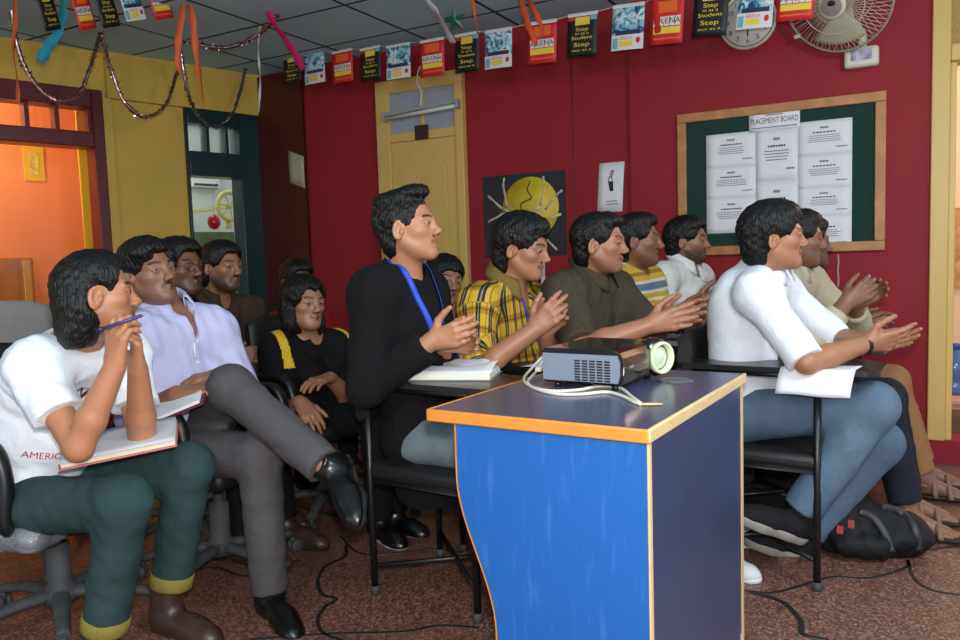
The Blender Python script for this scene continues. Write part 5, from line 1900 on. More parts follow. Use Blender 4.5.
def sheet(name, label, cat, u0, u1, z0, z1, w_, group=None, bow=0.002, m=None):
    """a sheet of paper pinned flat, very slightly bowed"""
    P = np.array([[RP(u0 + (u1 - u0) * i / 6, w_ - 0.0012 - bow * math.sin(math.pi * j / 6) * (0.5 + 0.5 * i / 6), z1 + (z0 - z1) * j / 6) for j in range(7)] for i in range(7)])
    o = MB().grid(P).build(name, m or paper_m, solid=0.0004)
    return tag(o, label, cat, group)


def print_lines(o, u0, u1, z0, z1, w_, seed, heading='NOTICE'):
    r = random.Random(seed)
    h_ = z1 - z0
    um, wd = (u0 + u1) / 2, (u1 - u0)
    w2 = w_ - 0.0055
    MB_ = MB()
    for k_ in range(7):            # a heading too small to read
        MB_.box(RP(um + wd * (k_ - 3) * 0.062, w2, z1 - h_ * 0.33), (wd * (0.05 if k_ % 3 else 0.04), 0.0003, h_ * 0.035), RAX)
    MB_.build('heading', dark_ink, o)
    mb = MB()
    z = z1 - h_ * 0.20
    mb.box(RP(um, w2, z), (wd * 0.16, 0.0003, h_ * 0.05), RAX)
    z = z1 - h_ * 0.42
    for k in range(4):
        ww = wd * r.uniform(0.45, 0.62)
        mb.box(RP(um, w2, z), (ww, 0.0003, h_ * 0.018), RAX)
        z -= h_ * 0.055
    mb.box(RP(um + wd * 0.32, w2, z1 - h_ * 0.76), (wd * 0.20, 0.0003, h_ * 0.03), RAX)
    tag(mb.build('small_print', grey_ink, o), kind='stuff')


def zat(px, py):
    return wq(px, py, WF - 0.02)[1]


def ux(px):
    return wq(px, 180, WF - 0.02)[0]


SP = WF - 0.019
cols = [('left', 706.5, 757, [(133, 168), (166, 199), (197, 233)]),
        ('middle', 756, 798, [(128, 182), (180, 236)]),
        ('right', 797, 852, [(120, 156), (154, 189), (187, 217), (215, 251)])]
lay = {'left': 0.000, 'middle': 0.0025, 'right': 0.001}
for cn, xa, xb, rows in cols:
    xm = (xa + xb) / 2
    for k, (ya, yb) in enumerate(rows):
        u0, u1, z1, z0 = ux(xa), ux(xb), zat(xm, ya), zat(xm, yb)
        pos = ['top', 'second', 'third', 'lowest'][k] if len(rows) > 2 else ['upper', 'lower'][k]
        if cn == 'left' and k == 2:
            pos = 'lowest'
        wv = SP - lay[cn] - 0.0006 * k
        o = sheet('notice_sheet', f'{pos} white notice sheet in the {cn} column on the green board', 'paper', u0, u1, z0, z1, wv, 'notice sheets pinned on the green board')
        print_lines(o, u0, u1, z0, z1, wv, k + len(cn), 'NOTICE' if cn == 'middle' else 'PLACEMENT NEWS' if False else 'PLACEMENT RECORD')
u0, u1, z1, z0 = ux(749.5), ux(800), zat(775, 111), zat(775, 130)
o = sheet('title_sheet', 'white heading strip reading PLACEMENT BOARD at the top of the green board', 'paper', u0, u1, z0, z1, SP - 0.004)
text_mesh('PLACEMENT BOARD', RP((u0 + u1) / 2, SP - 0.0075, z0 + (z1 - z0) * 0.52), U, Z, 0.03, dark_ink, 'heading', o, width=(u1 - u0) * 0.93)
mb = MB()
for zz, ww in ((0.82, 0.34), (0.17, 0.9)):
    mb.box(RP((u0 + u1) / 2, SP - 0.0075, z0 + (z1 - z0) * zz), ((u1 - u0) * ww, 0.0003, 0.006), RAX)
tag(mb.build('small_print', grey_ink, o), kind='stuff')

# wall clock
cu_, cz_ = wq(748.5, 22, WF)
clock = thing('wall_clock', tuple(RP(cu_, WF, cz_)), 'round white wall clock behind the hanging flags', 'clock')
cr = 0.155
CC = RP(cu_, WF, cz_)
MB().lathe(CC, -W, [(0, 0.0), (cr * 0.98, 0.0), (cr, 0.012), (cr, 0.030), (cr * 0.965, 0.036), (cr * 0.93, 0.032), (cr * 0.92, 0.024), (0, 0.024)], 48).build('case', mat('cream_clock_case', (206, 198, 176), 0.4), clock)
MB().lathe(CC - W * 0.0245, -W, [(0, 0.0005), (cr * 0.915, 0.0005), (cr * 0.915, 0.0), (0, 0)], 48).build('dial', mat('white_clock_dial', (216, 216, 208), 0.5), clock)
MB().lathe(CC - W * 0.0255, -W, [(cr * 0.90, 0.0), (cr * 0.90, 0.001), (cr * 0.875, 0.001), (cr * 0.875, 0)], 48).build('minute_ring', dark_ink, clock)
blk = mat('black_print', (20, 20, 22), 0.6)
for k in range(1, 13):
    a = math.radians(90 - 30 * k)
    text_mesh(str(k), CC - W * 0.0262 + U * (math.cos(a) * cr * 0.70) + Z * (math.sin(a) * cr * 0.70), U, Z, 0.026, blk, 'numeral', clock)
for nm, a, L, wd in (('minute_hand', -90, 0.085, 0.007), ('hour_hand', 75, 0.06, 0.010)):
    a = math.radians(a)
    d = U * math.cos(a) + Z * math.sin(a)
    MB().box(CC - W * 0.029 + d * (L / 2 - 0.01), (L + 0.02, wd, 0.0015), (d, np.cross(d, W), W)).build(nm, blk, clock)

# wall fan
wplastic = mat('ivory_plastic', (206, 202, 186), 0.4)
fu, fz = wq(862, 59, WF)
fan = thing('wall_fan', tuple(RP(fu, WF, fz)), 'ivory wall fan with round wire guard above the notice board', 'fan')
FA = nrm(-W * 0.78 - U * 0.26 - Z * 0.46)
FC = CAM + ray(838, 0) * ((WALLW - 0.05 - 0.24) / (ray(838, 0) @ W))
a1 = nrm(np.cross(FA, Z))
a2 = np.cross(a1, FA)
wire = mat('ivory_wire', (196, 190, 172), 0.4)
R_ = 0.262


def guard(depth, n, name):
    mb = MB()
    for k in range(n):
        a = 2 * math.pi * k / n
        d = a1 * math.cos(a) + a2 * math.sin(a)
        mb.tube([FC + FA * (depth * (1 - (r_ / R_) ** 2.6)) + d * r_ for r_ in (0.065, 0.12, 0.18, 0.23, R_)], 0.0014, 5)
    for r_ in (0.065, 0.15, R_):
        mb.tube([FC + FA * (depth * (1 - (r_ / R_) ** 2.6)) + (a1 * math.cos(2 * math.pi * k / 40) + a2 * math.sin(2 * math.pi * k / 40)) * r_ for k in range(40)], 0.0065 if r_ == R_ else 0.0025, 7, closed=True)
    return mb.build(name, wire, fan)


guard(0.085, 72, 'front_guard')
guard(-0.075, 48, 'rear_guard')
MB().lathe(FC + FA * 0.088, FA, [(0, 0.004), (0.05, 0.004), (0.066, 0.0), (0.070, -0.006), (0.062, -0.008), (0, -0.004)], 30).build('badge', wplastic, fan)
MB().lathe(FC + FA * 0.0925, FA, [(0, 0.002), (0.05, 0.001), (0.052, 0)], 30).build('badge_face', mat('grey_badge', (150, 140, 136), 0.4), fan)
MB().ball(FC + FA * 0.093 + a1 * -0.004 + a2 * 0.012, (0.022, 0.016, 0.003), (a1, a2, FA), 8).build('badge_mark', mat('dark_badge_mark', (40, 34, 34), 0.5), fan)
MB().lathe(FC, FA, [(0, -0.17), (0.05, -0.165), (0.065, -0.12), (0.062, -0.06), (0.04, -0.05), (0.03, 0.02), (0.035, 0.035), (0.0, 0.045)], 24).build('motor', wplastic, fan)
blade_m = mat('pale_green_blade', (172, 174, 140), 0.35)
for k in range(3):
    b0 = 2 * math.pi * k / 3 + 0.5
    P = []
    for i in range(9):
        r_ = 0.035 + 0.19 * i / 8
        row = []
        for j in range(7):
            v = -1 + 2 * j / 6
            hw = (0.35 + 0.75 * math.sin(min(1, i / 8 * 1.1) * math.pi * 0.62)) * 0.62
            a = b0 + v * hw * 0.85 + 0.18 * i / 8
            row.append(FC + (a1 * math.cos(a) + a2 * math.sin(a)) * r_ + FA * (0.022 * v + 0.004))
        P.append(row)
    MB().grid(np.array(P)).build('blade', blade_m, fan, solid=0.003)
bx = RP(fu, WF - 0.035, fz)
MB().box(bx, (0.165, 0.07, 0.105), RAX, 0.02, 4).build('wall_bracket', wplastic, fan)
MB().box(bx - W * 0.036 + Z * 0.008, (0.10, 0.003, 0.055), RAX, 0.001).build('control_label', mat('blue_pink_label', (150, 150, 170), 0.5, var=0.6, vscale=26), fan)
MB().tube(smooth_path([bx + Z * 0.04 + W * 0.01, bx + Z * 0.12, (bx + FC) / 2 + W * 0.04 + Z * 0.05, FC - FA * 0.12]), 0.022, 10).build('neck', wplastic, fan)
MB().box(FC + a1 * (R_ + 0.01) * math.cos(-0.5) + a2 * (R_ + 0.01) * math.sin(-0.5), (0.03, 0.02, 0.03), (a1, a2, FA), 0.004).build('guard_clip', wplastic, fan)

# dark poster with a long-legged creature over a yellow disc
pu0, pu1 = wq(484.5, 215)[0], wq(566, 212)[0]
pz1, pz0 = (wq(484, 176)[1] + wq(566, 171)[1]) / 2, (wq(487, 258)[1] + wq(566, 254)[1]) / 2
post = thing('poster', tuple(RP((pu0 + pu1) / 2, WALLW, pz0)), 'black poster of a spindly-legged creature on a yellow disc', 'poster')
rbox(MB(), pu0, pu1, WALLW - 0.010, WALLW, pz0, pz1, 0.001).build('poster_board', mat('black_poster_print', (22, 24, 32), 0.45, var=0.3, vscale=6), post)
dz_ = lambda px, py: RP(*(lambda q: (q[0], WALLW - 0.011, q[1]))(wq(px, py)))
mb = MB()
cD = dz_(531, 208)
mb.lathe(cD, -W, [(0, 0.0012), (0.205, 0.0012), (0.205, 0), (0, 0)], 48)
mb.build('yellow_disc', mat('yellow_poster_print', (206, 180, 44), 0.5, var=0.15, vscale=12), post)
bone = mat('bone_grey_print', (196, 184, 150), 0.6, var=0.3, vscale=40)
dk = mat('dark_line_print', (70, 56, 30), 0.6)
legs_ = [[(520, 214), (508, 206), (504, 186), (505, 178)], [(517, 214), (502, 208), (489, 196)], [(517, 217), (504, 214), (489, 222)],
         [(528, 214), (541, 206), (545, 188), (544, 176)], [(530, 215), (546, 210), (556, 196), (563, 190)], [(530, 218), (546, 220), (562, 214)], [(526, 219), (540, 232), (558, 250)], [(524, 219), (530, 226), (548, 236)]]
for L in legs_:
    mb = MB()
    P = [dz_(*q) - W * 0.002 for q in L]
    for a, b_ in zip(P[:-1], P[1:]):
        mb.tube([a, a + (b_ - a) * 0.5, b_], [0.010, 0.006, 0.009], 8, flat=(W, 0.15))
    mb.build('painted_leg', bone, post)
MB().ball(dz_(523, 215) - W * 0.002, (0.05, 0.003, 0.032), RAX, 8).build('painted_body', bone, post)
MB().tube(smooth_path([dz_(523, 212) - W * 0.002, dz_(522, 204) - W * 0.002, dz_(532, 198) - W * 0.002, dz_(528, 190) - W * 0.002, dz_(531, 181) - W * 0.002]), 0.005, 6, flat=(W, 0.2)).build('painted_curl', dk, post)

# small white notice with a black drawing
nu0, nu1 = wq(597, 188)[0], wq(622, 186)[0]
nz1, nz0 = wq(606, 163)[1], wq(610, 212)[1]
sk = 0.02
P = np.array([[RP(nu0 + (nu1 - nu0) * i / 4 + sk * (1 - j / 4) * -1 + sk, WALLW - 0.002 - 0.004 * math.sin(math.pi * j / 4), nz0 + (nz1 - nz0) * j / 4) for j in range(5)] for i in range(5)])
note = tag(MB().grid(P).build('notice_sheet', paper_m, solid=0.0005), 'small white notice with black bucket drawing left of the green board', 'paper')
nq = lambda a, b_: RP(nu0 + (nu1 - nu0) * a + sk * (1 - b_) , WALLW - 0.0078, nz0 + (nz1 - nz0) * b_)
mb = MB()
mb.prism([nq(0.42, 0.62), nq(0.62, 0.62), nq(0.60, 0.42), nq(0.46, 0.42)], -W * 0.0004)
mb.build('bucket_drawing', blk, note)
MB().tube(smooth_path([nq(0.44, 0.62), nq(0.50, 0.72), nq(0.62, 0.64)]), 0.0025, 6, flat=(W, 0.2)).build('handle_drawing', blk, note)
mb = MB().tube(smooth_path([nq(0.58, 0.70), nq(0.56, 0.80), nq(0.66, 0.84), nq(0.62, 0.74)]), 0.003, 6, flat=(W, 0.2))
mb.build('hook_drawing', blk, note)
mb = MB()
for zz, ww in ((0.22, 0.44), (0.16, 0.5)):
    mb.box(nq(0.5, zz), ((nu1 - nu0) * ww, 0.0003, 0.006), RAX)
tag(mb.build('small_print', grey_ink, note), kind='stuff')

# white conduit below the poster, pale scratch in the paint
q0, q1 = wq(543, 256), wq(544.5, 300)
rbox(MB(), q0[0] - 0.014, q0[0] + 0.014, WALLW - 0.012, WALLW, 0.6, q0[1] + 0.02, 0.003).build('trim_14', mat('white_conduit', (206, 206, 210), 0.5))
bpy.data.objects['trim_14']['kind'] = 'structure'
P = [RP(*(lambda q: (q[0], WF - 0.001, q[1]))(wq(x, y, WF))) for x, y in ((838, 254), (838.6, 262), (837.8, 270), (838.5, 279), (838, 287))]
struct('trim_15', MB().tube(smooth_path(P), [0.003 + 0.003 * abs(math.sin(i * 1.3)) for i in range(25)], 6, flat=(W, 0.2)), mat('bare_plaster', (186, 150, 150), 0.8))
P = [dz_(292, 152) , dz_(304, 148), dz_(309, 184), dz_(290, 180)]
nt_u0, nt_u1 = wq(292, 166)[0], wq(307, 166)[0]  # pale sheet added in place of a light reflection on the glossy board
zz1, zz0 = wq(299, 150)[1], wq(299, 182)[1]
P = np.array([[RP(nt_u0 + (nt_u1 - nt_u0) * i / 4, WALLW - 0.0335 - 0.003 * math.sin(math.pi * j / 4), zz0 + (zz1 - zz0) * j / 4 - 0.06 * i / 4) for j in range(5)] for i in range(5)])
tag(MB().grid(P).build('reflection_patch', mat('pale_reflection_tone', (168, 160, 140), 0.6), solid=0.0005), 'small pale paper slip on the brown board left of the yellow door', 'paper')

# fluorescent fitting across the door transom
t0, t1 = wq(384, 117, WALLW - 0.10), wq(457, 103, WALLW - 0.10)
fit = thing('tube_light', tuple(RP(t0[0], WALLW - 0.1, t0[1])), 'unlit fluorescent tube fitting across the yellow door transom', 'light')
ta, tb_ = RP(t0[0], WALLW - 0.09, t0[1]), RP(t1[0], WALLW - 0.09, t1[1])
td = nrm(tb_ - ta)
MB().box((ta + tb_) / 2 + Z * 0.02 + W * 0.012, (np.linalg.norm(tb_ - ta), 0.03, 0.03), (td, W, np.cross(td, W)), 0.004).build('batten', mat('grey_white_enamel', (150, 152, 150), 0.4), fit)
MB().tube([ta - W * 0.01 - Z * 0.016, tb_ - W * 0.01 - Z * 0.016], 0.014, 14).build('tube', mat('white_tube_glass', (196, 200, 196), 0.25), fit)
for p in (ta, tb_):
    MB().box(p - W * 0.004 - Z * 0.004, (0.018, 0.05, 0.06), (td, W, np.cross(td, W)), 0.004).build('lamp_holder', mat('grey_white_enamel', (150, 152, 150)), fit)
tm = ta + (tb_ - ta) * 0.5
MB().tube(smooth_path([tm + Z * 0.03, tm + Z * 0.12 + U * 0.015, tm + Z * 0.20 - U * 0.02, tm + Z * 0.30 + U * 0.01, tm + Z * 0.22 + U * 0.02]), 0.004, 6).build('wire', paper_m, fit)

# ------------------------------------------------------------------ paper flags on strings
fl_white = mat('flag_white', (214, 214, 210), 0.6)
fl_black = mat('flag_black', (16, 20, 22), 0.5)
fl_red = mat('flag_red', (200, 34, 34), 0.5)
fl_orange = mat('flag_orange', (222, 100, 36), 0.5)
fl_yellow = mat('flag_yellow', (226, 200, 60), 0.5)
fl_cyan = mat('flag_cyan', (110, 170, 190), 0.5)
fl_navy = mat('flag_navy', (30, 44, 84), 0.5)
fl_picture = mat('flag_sea_picture', (120, 172, 196), 0.5)
nt, b = nodes_of(fl_picture)
tc = nt.nodes.new('ShaderNodeTexCoord')
wv_ = nt.nodes.new('ShaderNodeTexNoise'); wv_.inputs['Scale'].default_value = 24; wv_.inputs['Detail'].default_value = 2; wv_.inputs['Distortion'].default_value = 1.2
rm = nt.nodes.new('ShaderNodeValToRGB'); rm.color_ramp.interpolation = 'LINEAR'
els = rm.color_ramp.elements
els[0].position = 0.34; els[0].color = (*s2l((24, 60, 100)), 1)
els[1].position = 0.62; els[1].color = (*s2l((222, 226, 222)), 1)
e = els.new(0.46); e.color = (*s2l((96, 170, 190)), 1)
e = els.new(0.72); e.color = (*s2l((120, 70, 110)), 1)
nt.links.new(tc.outputs['Object'], wv_.inputs['Vector']); nt.links.new(wv_.outputs['Fac'], rm.inputs['Fac']); nt.links.new(rm.outputs['Color'], b.inputs['Base Color'])
FLN = {}


def flag(kind, TL, TR, h_, label, group):
    r = TR - TL
    wd = np.linalg.norm(r)
    r = r / wd
    up = nrm(Z - r * (Z @ r) * 0.9)
    n = nrm(np.cross(r, up))
    P_ = lambda a, b_, e=0.0: TL + r * (wd * a) - up * (h_ * b_) + n * (e + 0.006 * math.sin(a * 3.1) * b_)
    base = {'black': fl_black, 'red': fl_red, 'blue': fl_picture}[kind]
    root = thing('bunting_flag', tuple(P_(0.5, 0)), label, 'flag', group)
    G = np.array([[P_(i / 6, j / 6) for j in range(7)] for i in range(7)])
    MB().grid(G).build('sheet', base, root, solid=0.0006)

    def bar(nm, a0, a1, b0, b1, m, e=0.0012):
        G = np.array([[P_(a0 + (a1 - a0) * i / 4, b0 + (b1 - b0) * j / 3, e) for j in range(4)] for i in range(5)])
        return MB().grid(G).build(nm, m, root)

    bar('top_fold', 0, 1, -0.03, 0.05, fl_white)
    tx = lambda s, b_, hh, m, w_=None, a=0.5: text_mesh(s, P_(a, b_, 0.0022), r, up, hh * h_, m, 'lettering', root, width=w_ * wd if w_ else None)
    if kind == 'black':
        bar('top_picture', 0.26, 0.74, 0.07, 0.26, fl_yellow)
        bar('picture_edge', 0.02, 0.24, 0.06, 0.14, fl_red)
        bar('picture_edge', 0.76, 0.98, 0.06, 0.16, fl_cyan)
        tx('Step', 0.36, 0.085, fl_yellow, 0.42)
        tx('in as a', 0.46, 0.06, fl_yellow, 0.44)
        tx('Student', 0.56, 0.075, fl_yellow, 0.70)
        tx('Step', 0.72, 0.095, fl_yellow, 0.52)
        tx('out as a', 0.85, 0.05, fl_yellow, 0.66)
    elif kind == 'red':
        bar('orange_blob', 0.2, 0.8, 0.10, 0.34, fl_orange)
        for k, ch in enumerate('ARENA'):
            bar('letter_box', 0.09 + 0.168 * k, 0.09 + 0.168 * k + 0.148, 0.42, 0.62, fl_white)
            tx(ch, 0.52, 0.12, fl_black, None, 0.09 + 0.168 * k + 0.074)
        bar('yellow_bar', 0.10, 0.92, 0.64, 0.78, fl_yellow)
        bar('small_print', 0.12, 0.9, 0.865, 0.895, fl_orange)
    else:
        bar('lower_band', 0.0, 1.0, 0.66, 1.0, fl_white)
        bar('dark_sweep', 0.12, 0.9, 0.56, 0.66, fl_navy, 0.0016)
        bar('yellow_bar', 0.25, 0.66, 0.80, 0.92, fl_yellow, 0.0018)
        tx('ARENA', 0.74, 0.08, fl_orange, 0.42, 0.46)
        G = P_(0.84, 0.80, 0.002)
        MB().ball(G, (0.07 * wd, 0.001, 0.07 * h_), (r, n, up), 6).build('red_mark', fl_red, root)
        bar('corner_mark', 0.03, 0.2, 0.72, 0.96, fl_cyan, 0.0018)
    return TL, TR


row = [('black', 283, 300, 55, 82, 5.9), ('blue', 304, 324, 53, 82, 5.8), ('red', 332, 352, 51, 81, 5.6), ('black', 360, 380, 48, 79, 5.45), ('blue', 386, 410, 45, 77, 5.3), ('red', 420, 444, 40, 74, 5.15),
       ('black', 455, 479, 34, 70, 4.95), ('blue', 485, 512, 30, 66, 4.85), ('red', 528, 557, 22, 61, 4.7), ('black', 568, 598, 14, 54, 4.55), ('blue', 613, 645, 5, 47, 4.4), ('red', 652, 685, -4, 41, 4.25),
       ('black', 695, 730, -12, 33, 4.1), ('blue', 740, 776, -19, 25, 3.98), ('red', 780, 818, -26, 17, 3.86)]
cnt = {}
desc = {'black': 'yellow-lettered black flag', 'red': 'white-boxed red flag', 'blue': 'blue picture flag'}
S_ = []
for kind, x0, x1, y0, y1, Y in row:
    k = cnt.get(kind, 0); cnt[kind] = k + 1
    TL, TR = at(x0, y0 + 2.0, Y), at(x1, y0 - 2.4, Y - 0.10)
    hh = (y1 - y0) * Y / F
    flag(kind, TL, TR, hh, f'{desc[kind]}, {ORD[k]} such flag along the red wall from the corner', 'flags along the red wall')
    S_ += [TL, TR]
stm = mat('white_string', (190, 186, 176), 0.8)
pts = [at(270, 58, 6.05)] + S_ + [at(850, -42, 3.7)]
tag(MB().tube(pts, 0.0022, 6).build('bunting_string', stm), 'string carrying the flags along the red wall below the ceiling', 'string')
row = [('black', 35, 51, 28, 4.00), ('red', 69, 86, 27, 4.12), ('black', 92, 110, 25, 4.24), ('blue', 115, 135, 18.5, 4.36), ('red', 144, 163, 17, 4.48), ('black', 181, 200, 6, 4.62)]
cnt = {}
S_ = []
for kind, x0, x1, yb_, Y in row:
    k = cnt.get(kind, 0); cnt[kind] = k + 1
    yt = yb_ - 36
    TL, TR = at(x0, yt, Y), at(x1, yt - 1.5, Y + 0.12)
    flag(kind, TL, TR, 36 * Y / F, f'{desc[kind]}, {ORD[k]} such flag above the maroon doorway', 'flags near the maroon doorway')
    S_ += [TL, TR]
tag(MB().tube([at(10, -6, 3.9)] + S_ + [at(250, -34, 4.8)], 0.0022, 6).build('bunting_string', stm), 'string carrying the flags above the maroon doorway', 'string')

# ------------------------------------------------------------------ tinsel garlands, streamers
def tinsel(label, pix, m, r=0.013):
    P = smooth_path([at(x, y, Y) for x, y, Y in pix], 14)
    rs = [r * (0.55 + 0.45 * abs(math.sin(i * 1.7))) for i in range(len(P))]
    mb = MB().tube(P, rs, 6)
    rr_ = random.Random(len(P))
    for i, p in enumerate(P):
        for k in range(3):
            d = nrm(V3(rr_.uniform(-1, 1), rr_.uniform(-1, 1), rr_.uniform(-1, 1)))
            e_ = nrm(np.cross(d, V3(0.3, 0.5, 0.8)))
            mb._fin([mb.bm.faces.new([mb.bm.verts.new(p + d * 0.004 + e_ * 0.005), mb.bm.verts.new(p + d * 0.004 - e_ * 0.005), mb.bm.verts.new(p + d * 0.024 - e_ * 0.003), mb.bm.verts.new(p + d * 0.024 + e_ * 0.003)])])
    return tag(mb.build('tinsel_garland', m, recalc=False), label, 'garland', 'tinsel garlands under the ceiling')


tin_s = mat('silver_red_tinsel', (176, 150, 150), 0.18, metal=1.0, var=0.7, vscale=40)
tin_b = mat('silver_blue_tinsel', (150, 176, 190), 0.18, metal=1.0, var=0.7, vscale=40)
tinsel('silver-red tinsel looping over the maroon doorway', [(10, -4, 4.6), (16, 40, 4.65), (30, 76, 4.7), (55, 100, 4.75), (78, 94, 4.85), (90, 68, 4.9), (100, 33, 4.95)], tin_s)
tinsel('silver-red tinsel looping over the yellow wall beside the maroon frame', [(101, 33, 4.95), (112, 72, 5.05), (126, 104, 5.1), (146, 117, 5.2), (166, 104, 5.3), (177, 72, 5.4)], tin_s)
tinsel('silver-blue tinsel looping over the green door', [(181, 52, 5.45), (186, 84, 5.5), (196, 112, 5.6), (214, 127, 5.75), (230, 118, 5.9), (240, 92, 6.0), (245, 69, 6.1)], tin_b)
tinsel('silver-red tinsel strung along the ceiling panels', [(188, 40, 5.0), (206, 46, 5.0), (230, 47, 5.0), (256, 36, 4.95), (275, 18, 4.85), (288, -4, 4.8)], tin_s)


def ribbon(label, pix, wpx, m, twist=0.0, name='streamer', solid=0.0006):
    P = smooth_path([at(x, y, Y) for x, y, Y in pix], 8)
    G = []
    for i, p in enumerate(P):
        t = nrm(P[min(i + 1, len(P) - 1)] - P[max(0, i - 1)])
        v = nrm(p - CAM)
        s = nrm(np.cross(t, W))
        s2 = np.cross(s, t)
        a = twist * i / len(P)
        s = s * math.cos(a) + s2 * math.sin(a)
        hw = wpx * pix[0][2] / F / 2 * (0.85 + 0.15 * math.cos(i * 0.9))
        G.append([p - s * hw, p + s2 * 0.004, p + s * hw])
    return tag(MB().grid(np.array(G)).build(name, m, solid=solid), label, 'streamer', None)


cyan_r = mat('cyan_crepe', (30, 140, 160), 0.6)
orange_r = mat('orange_crepe', (214, 92, 40), 0.6)
pink_r = mat('pink_crepe', (210, 40, 120), 0.6)
white_r = mat('white_crepe', (190, 190, 194), 0.6)
red_r = mat('red_crepe', (200, 40, 36), 0.6)
green_f = mat('green_foil', (16, 92, 66), 0.35)
ribbon('cyan crepe streamer hanging above the maroon doorway', [(64, -4, 4.3), (62, 18, 4.3), (56, 36, 4.3), (47, 48, 4.32), (40, 62, 4.34)], 11, cyan_r, 1.2)
ribbon('thin orange streamer hanging beside the tinsel over the maroon doorway', [(15, -4, 4.4), (15, 24, 4.4), (13, 50, 4.4), (17, 78, 4.4), (18, 104, 4.4)], 5, orange_r, 4)
o = ribbon('long orange streamer loop hanging left of the green door', [(184, -3, 4.6), (181, 20, 4.6), (178, 48, 4.6), (180, 70, 4.6), (193, 80, 4.6)], 7, orange_r, 2)
ribbon('orange streamer tail hanging in front of the green door top', [(189, 0, 4.62), (193, 22, 4.62), (196, 52, 4.62), (200, 80, 4.62), (204, 106, 4.62)], 7, orange_r, 2.5)
ribbon('pink crepe streamer crossing the leftmost wall flags', [(264, -4, 4.7), (272, 20, 4.8), (283, 36, 4.95), (294, 52, 5.1), (304, 70, 5.25)], 9, pink_r, 1.5)
ribbon('white crepe streamer falling to the black flag above the yellow door', [(424, -4, 4.2), (436, 12, 4.3), (445, 28, 4.45), (454, 44, 4.6)], 7, white_r, 1.0)
ribbon('orange streamer pair falling on a red flag, left strand', [(519, -4, 4.0), (525, 14, 4.1), (530, 30, 4.2), (537, 44, 4.3)], 7, orange_r, 1.5)
ribbon('orange streamer pair falling on a red flag, right strand', [(526, -4, 4.0), (533, 8, 4.1), (540, 22, 4.2), (543, 38, 4.3)], 6, orange_r, 2.0)
ribbon('thin orange-red streamer near the green foil star', [(472, -4, 4.3), (474, 8, 4.35), (476, 22, 4.4), (478, 34, 4.45)], 4, orange_r, 3)
ribbon('red crepe streamer hanging over a red flag near the clock', [(655, -4, 3.8), (656, 10, 3.85), (657, 22, 3.9), (658, 33, 3.95)], 7, red_r, 0.6)
ribbon('white twisted cord hanging left of the red wall', [(259, -4, 5.0), (260, 24, 5.05), (258, 50, 5.1), (260, 76, 5.15), (259, 112, 5.2)], 2.6, white_r, 12, 'hanging_cord', 0.002)
sc_ = at(455, 20, 4.5)
mb = MB()
vp = []
for k in range(10):
    a = math.pi / 2 + math.pi * k / 5
    rr_ = 0.075 if k % 2 == 0 else 0.032
    vp.append(sc_ + U * (math.cos(a) * rr_) + (Z * 0.9 - W * 0.3) * (math.sin(a) * rr_))
c1, c2 = mb.bm.verts.new(sc_ - W * 0.014), mb.bm.verts.new(sc_ + W * 0.014)
ring = [mb.bm.verts.new(p) for p in vp]
mb._fin([mb.bm.faces.new((ring[k], ring[(k + 1) % 10], c)) for k in range(10) for c in (c1, c2)])
tag(mb.build('foil_star', green_f), 'green foil star hanging from the ceiling above the yellow door', 'star')

# ------------------------------------------------------------------ beyond the doorways
q = on_left(34, 164, 0.79)
qa0, qa1 = on_left(44, 164, 0.79)[0], on_left(24, 164, 0.79)[0]
qz0, qz1 = on_left(34, 181, 0.79)[1], on_left(34, 147, 0.79)[1]
yp = thing('wall_hanging', tuple(LP((qa0 + qa1) / 2, qz0, 0.79)), 'small yellow printed sheet hanging on the orange wall', 'wall hanging')
lbox(MB(), qa0, qa1, 0.79, 0.80, qz0, qz1).build('sheet', mat('yellow_paper', (226, 190, 60), 0.6), yp)
lbox(MB(), qa0 + 0.04, qa1 - 0.04, 0.786, 0.79, qz0 + 0.05, qz1 - 0.05).build('printed_panel', mat('gold_print', (236, 206, 110), 0.6, var=0.4, vscale=20), yp)
pa0, pa1 = on_left(36, 300, 0.45)[0], on_left(-60, 300, 0.45)[0]
pz_ = on_left(10, 258, 0.45)[1]
cupb = thing('wooden_cabinet', tuple(LP((pa0 + pa1) / 2, 0, 0.6)), 'glossy orange-brown wooden cabinet inside the orange room', 'cabinet')
vw = mat('varnished_orange_wood', (196, 112, 36), 0.22, var=0.2, vscale=6, coat=0.3)
lbox(MB(), pa0, pa1, 0.45, 0.78, 0.0, pz_, 0.01).build('body', vw, cupb)
lbox(MB(), pa0 + 0.02, pa0 + 0.07, 0.435, 0.45, 0.02, pz_ - 0.02, 0.005).build('edge_post', mat('pale_varnished_wood', (222, 150, 62), 0.2, coat=0.4), cupb)
lbox(MB(), pa0 + 0.10, pa1 - 0.05, 0.44, 0.45, 0.08, pz_ - 0.06, 0.004).build('door', vw, cupb)

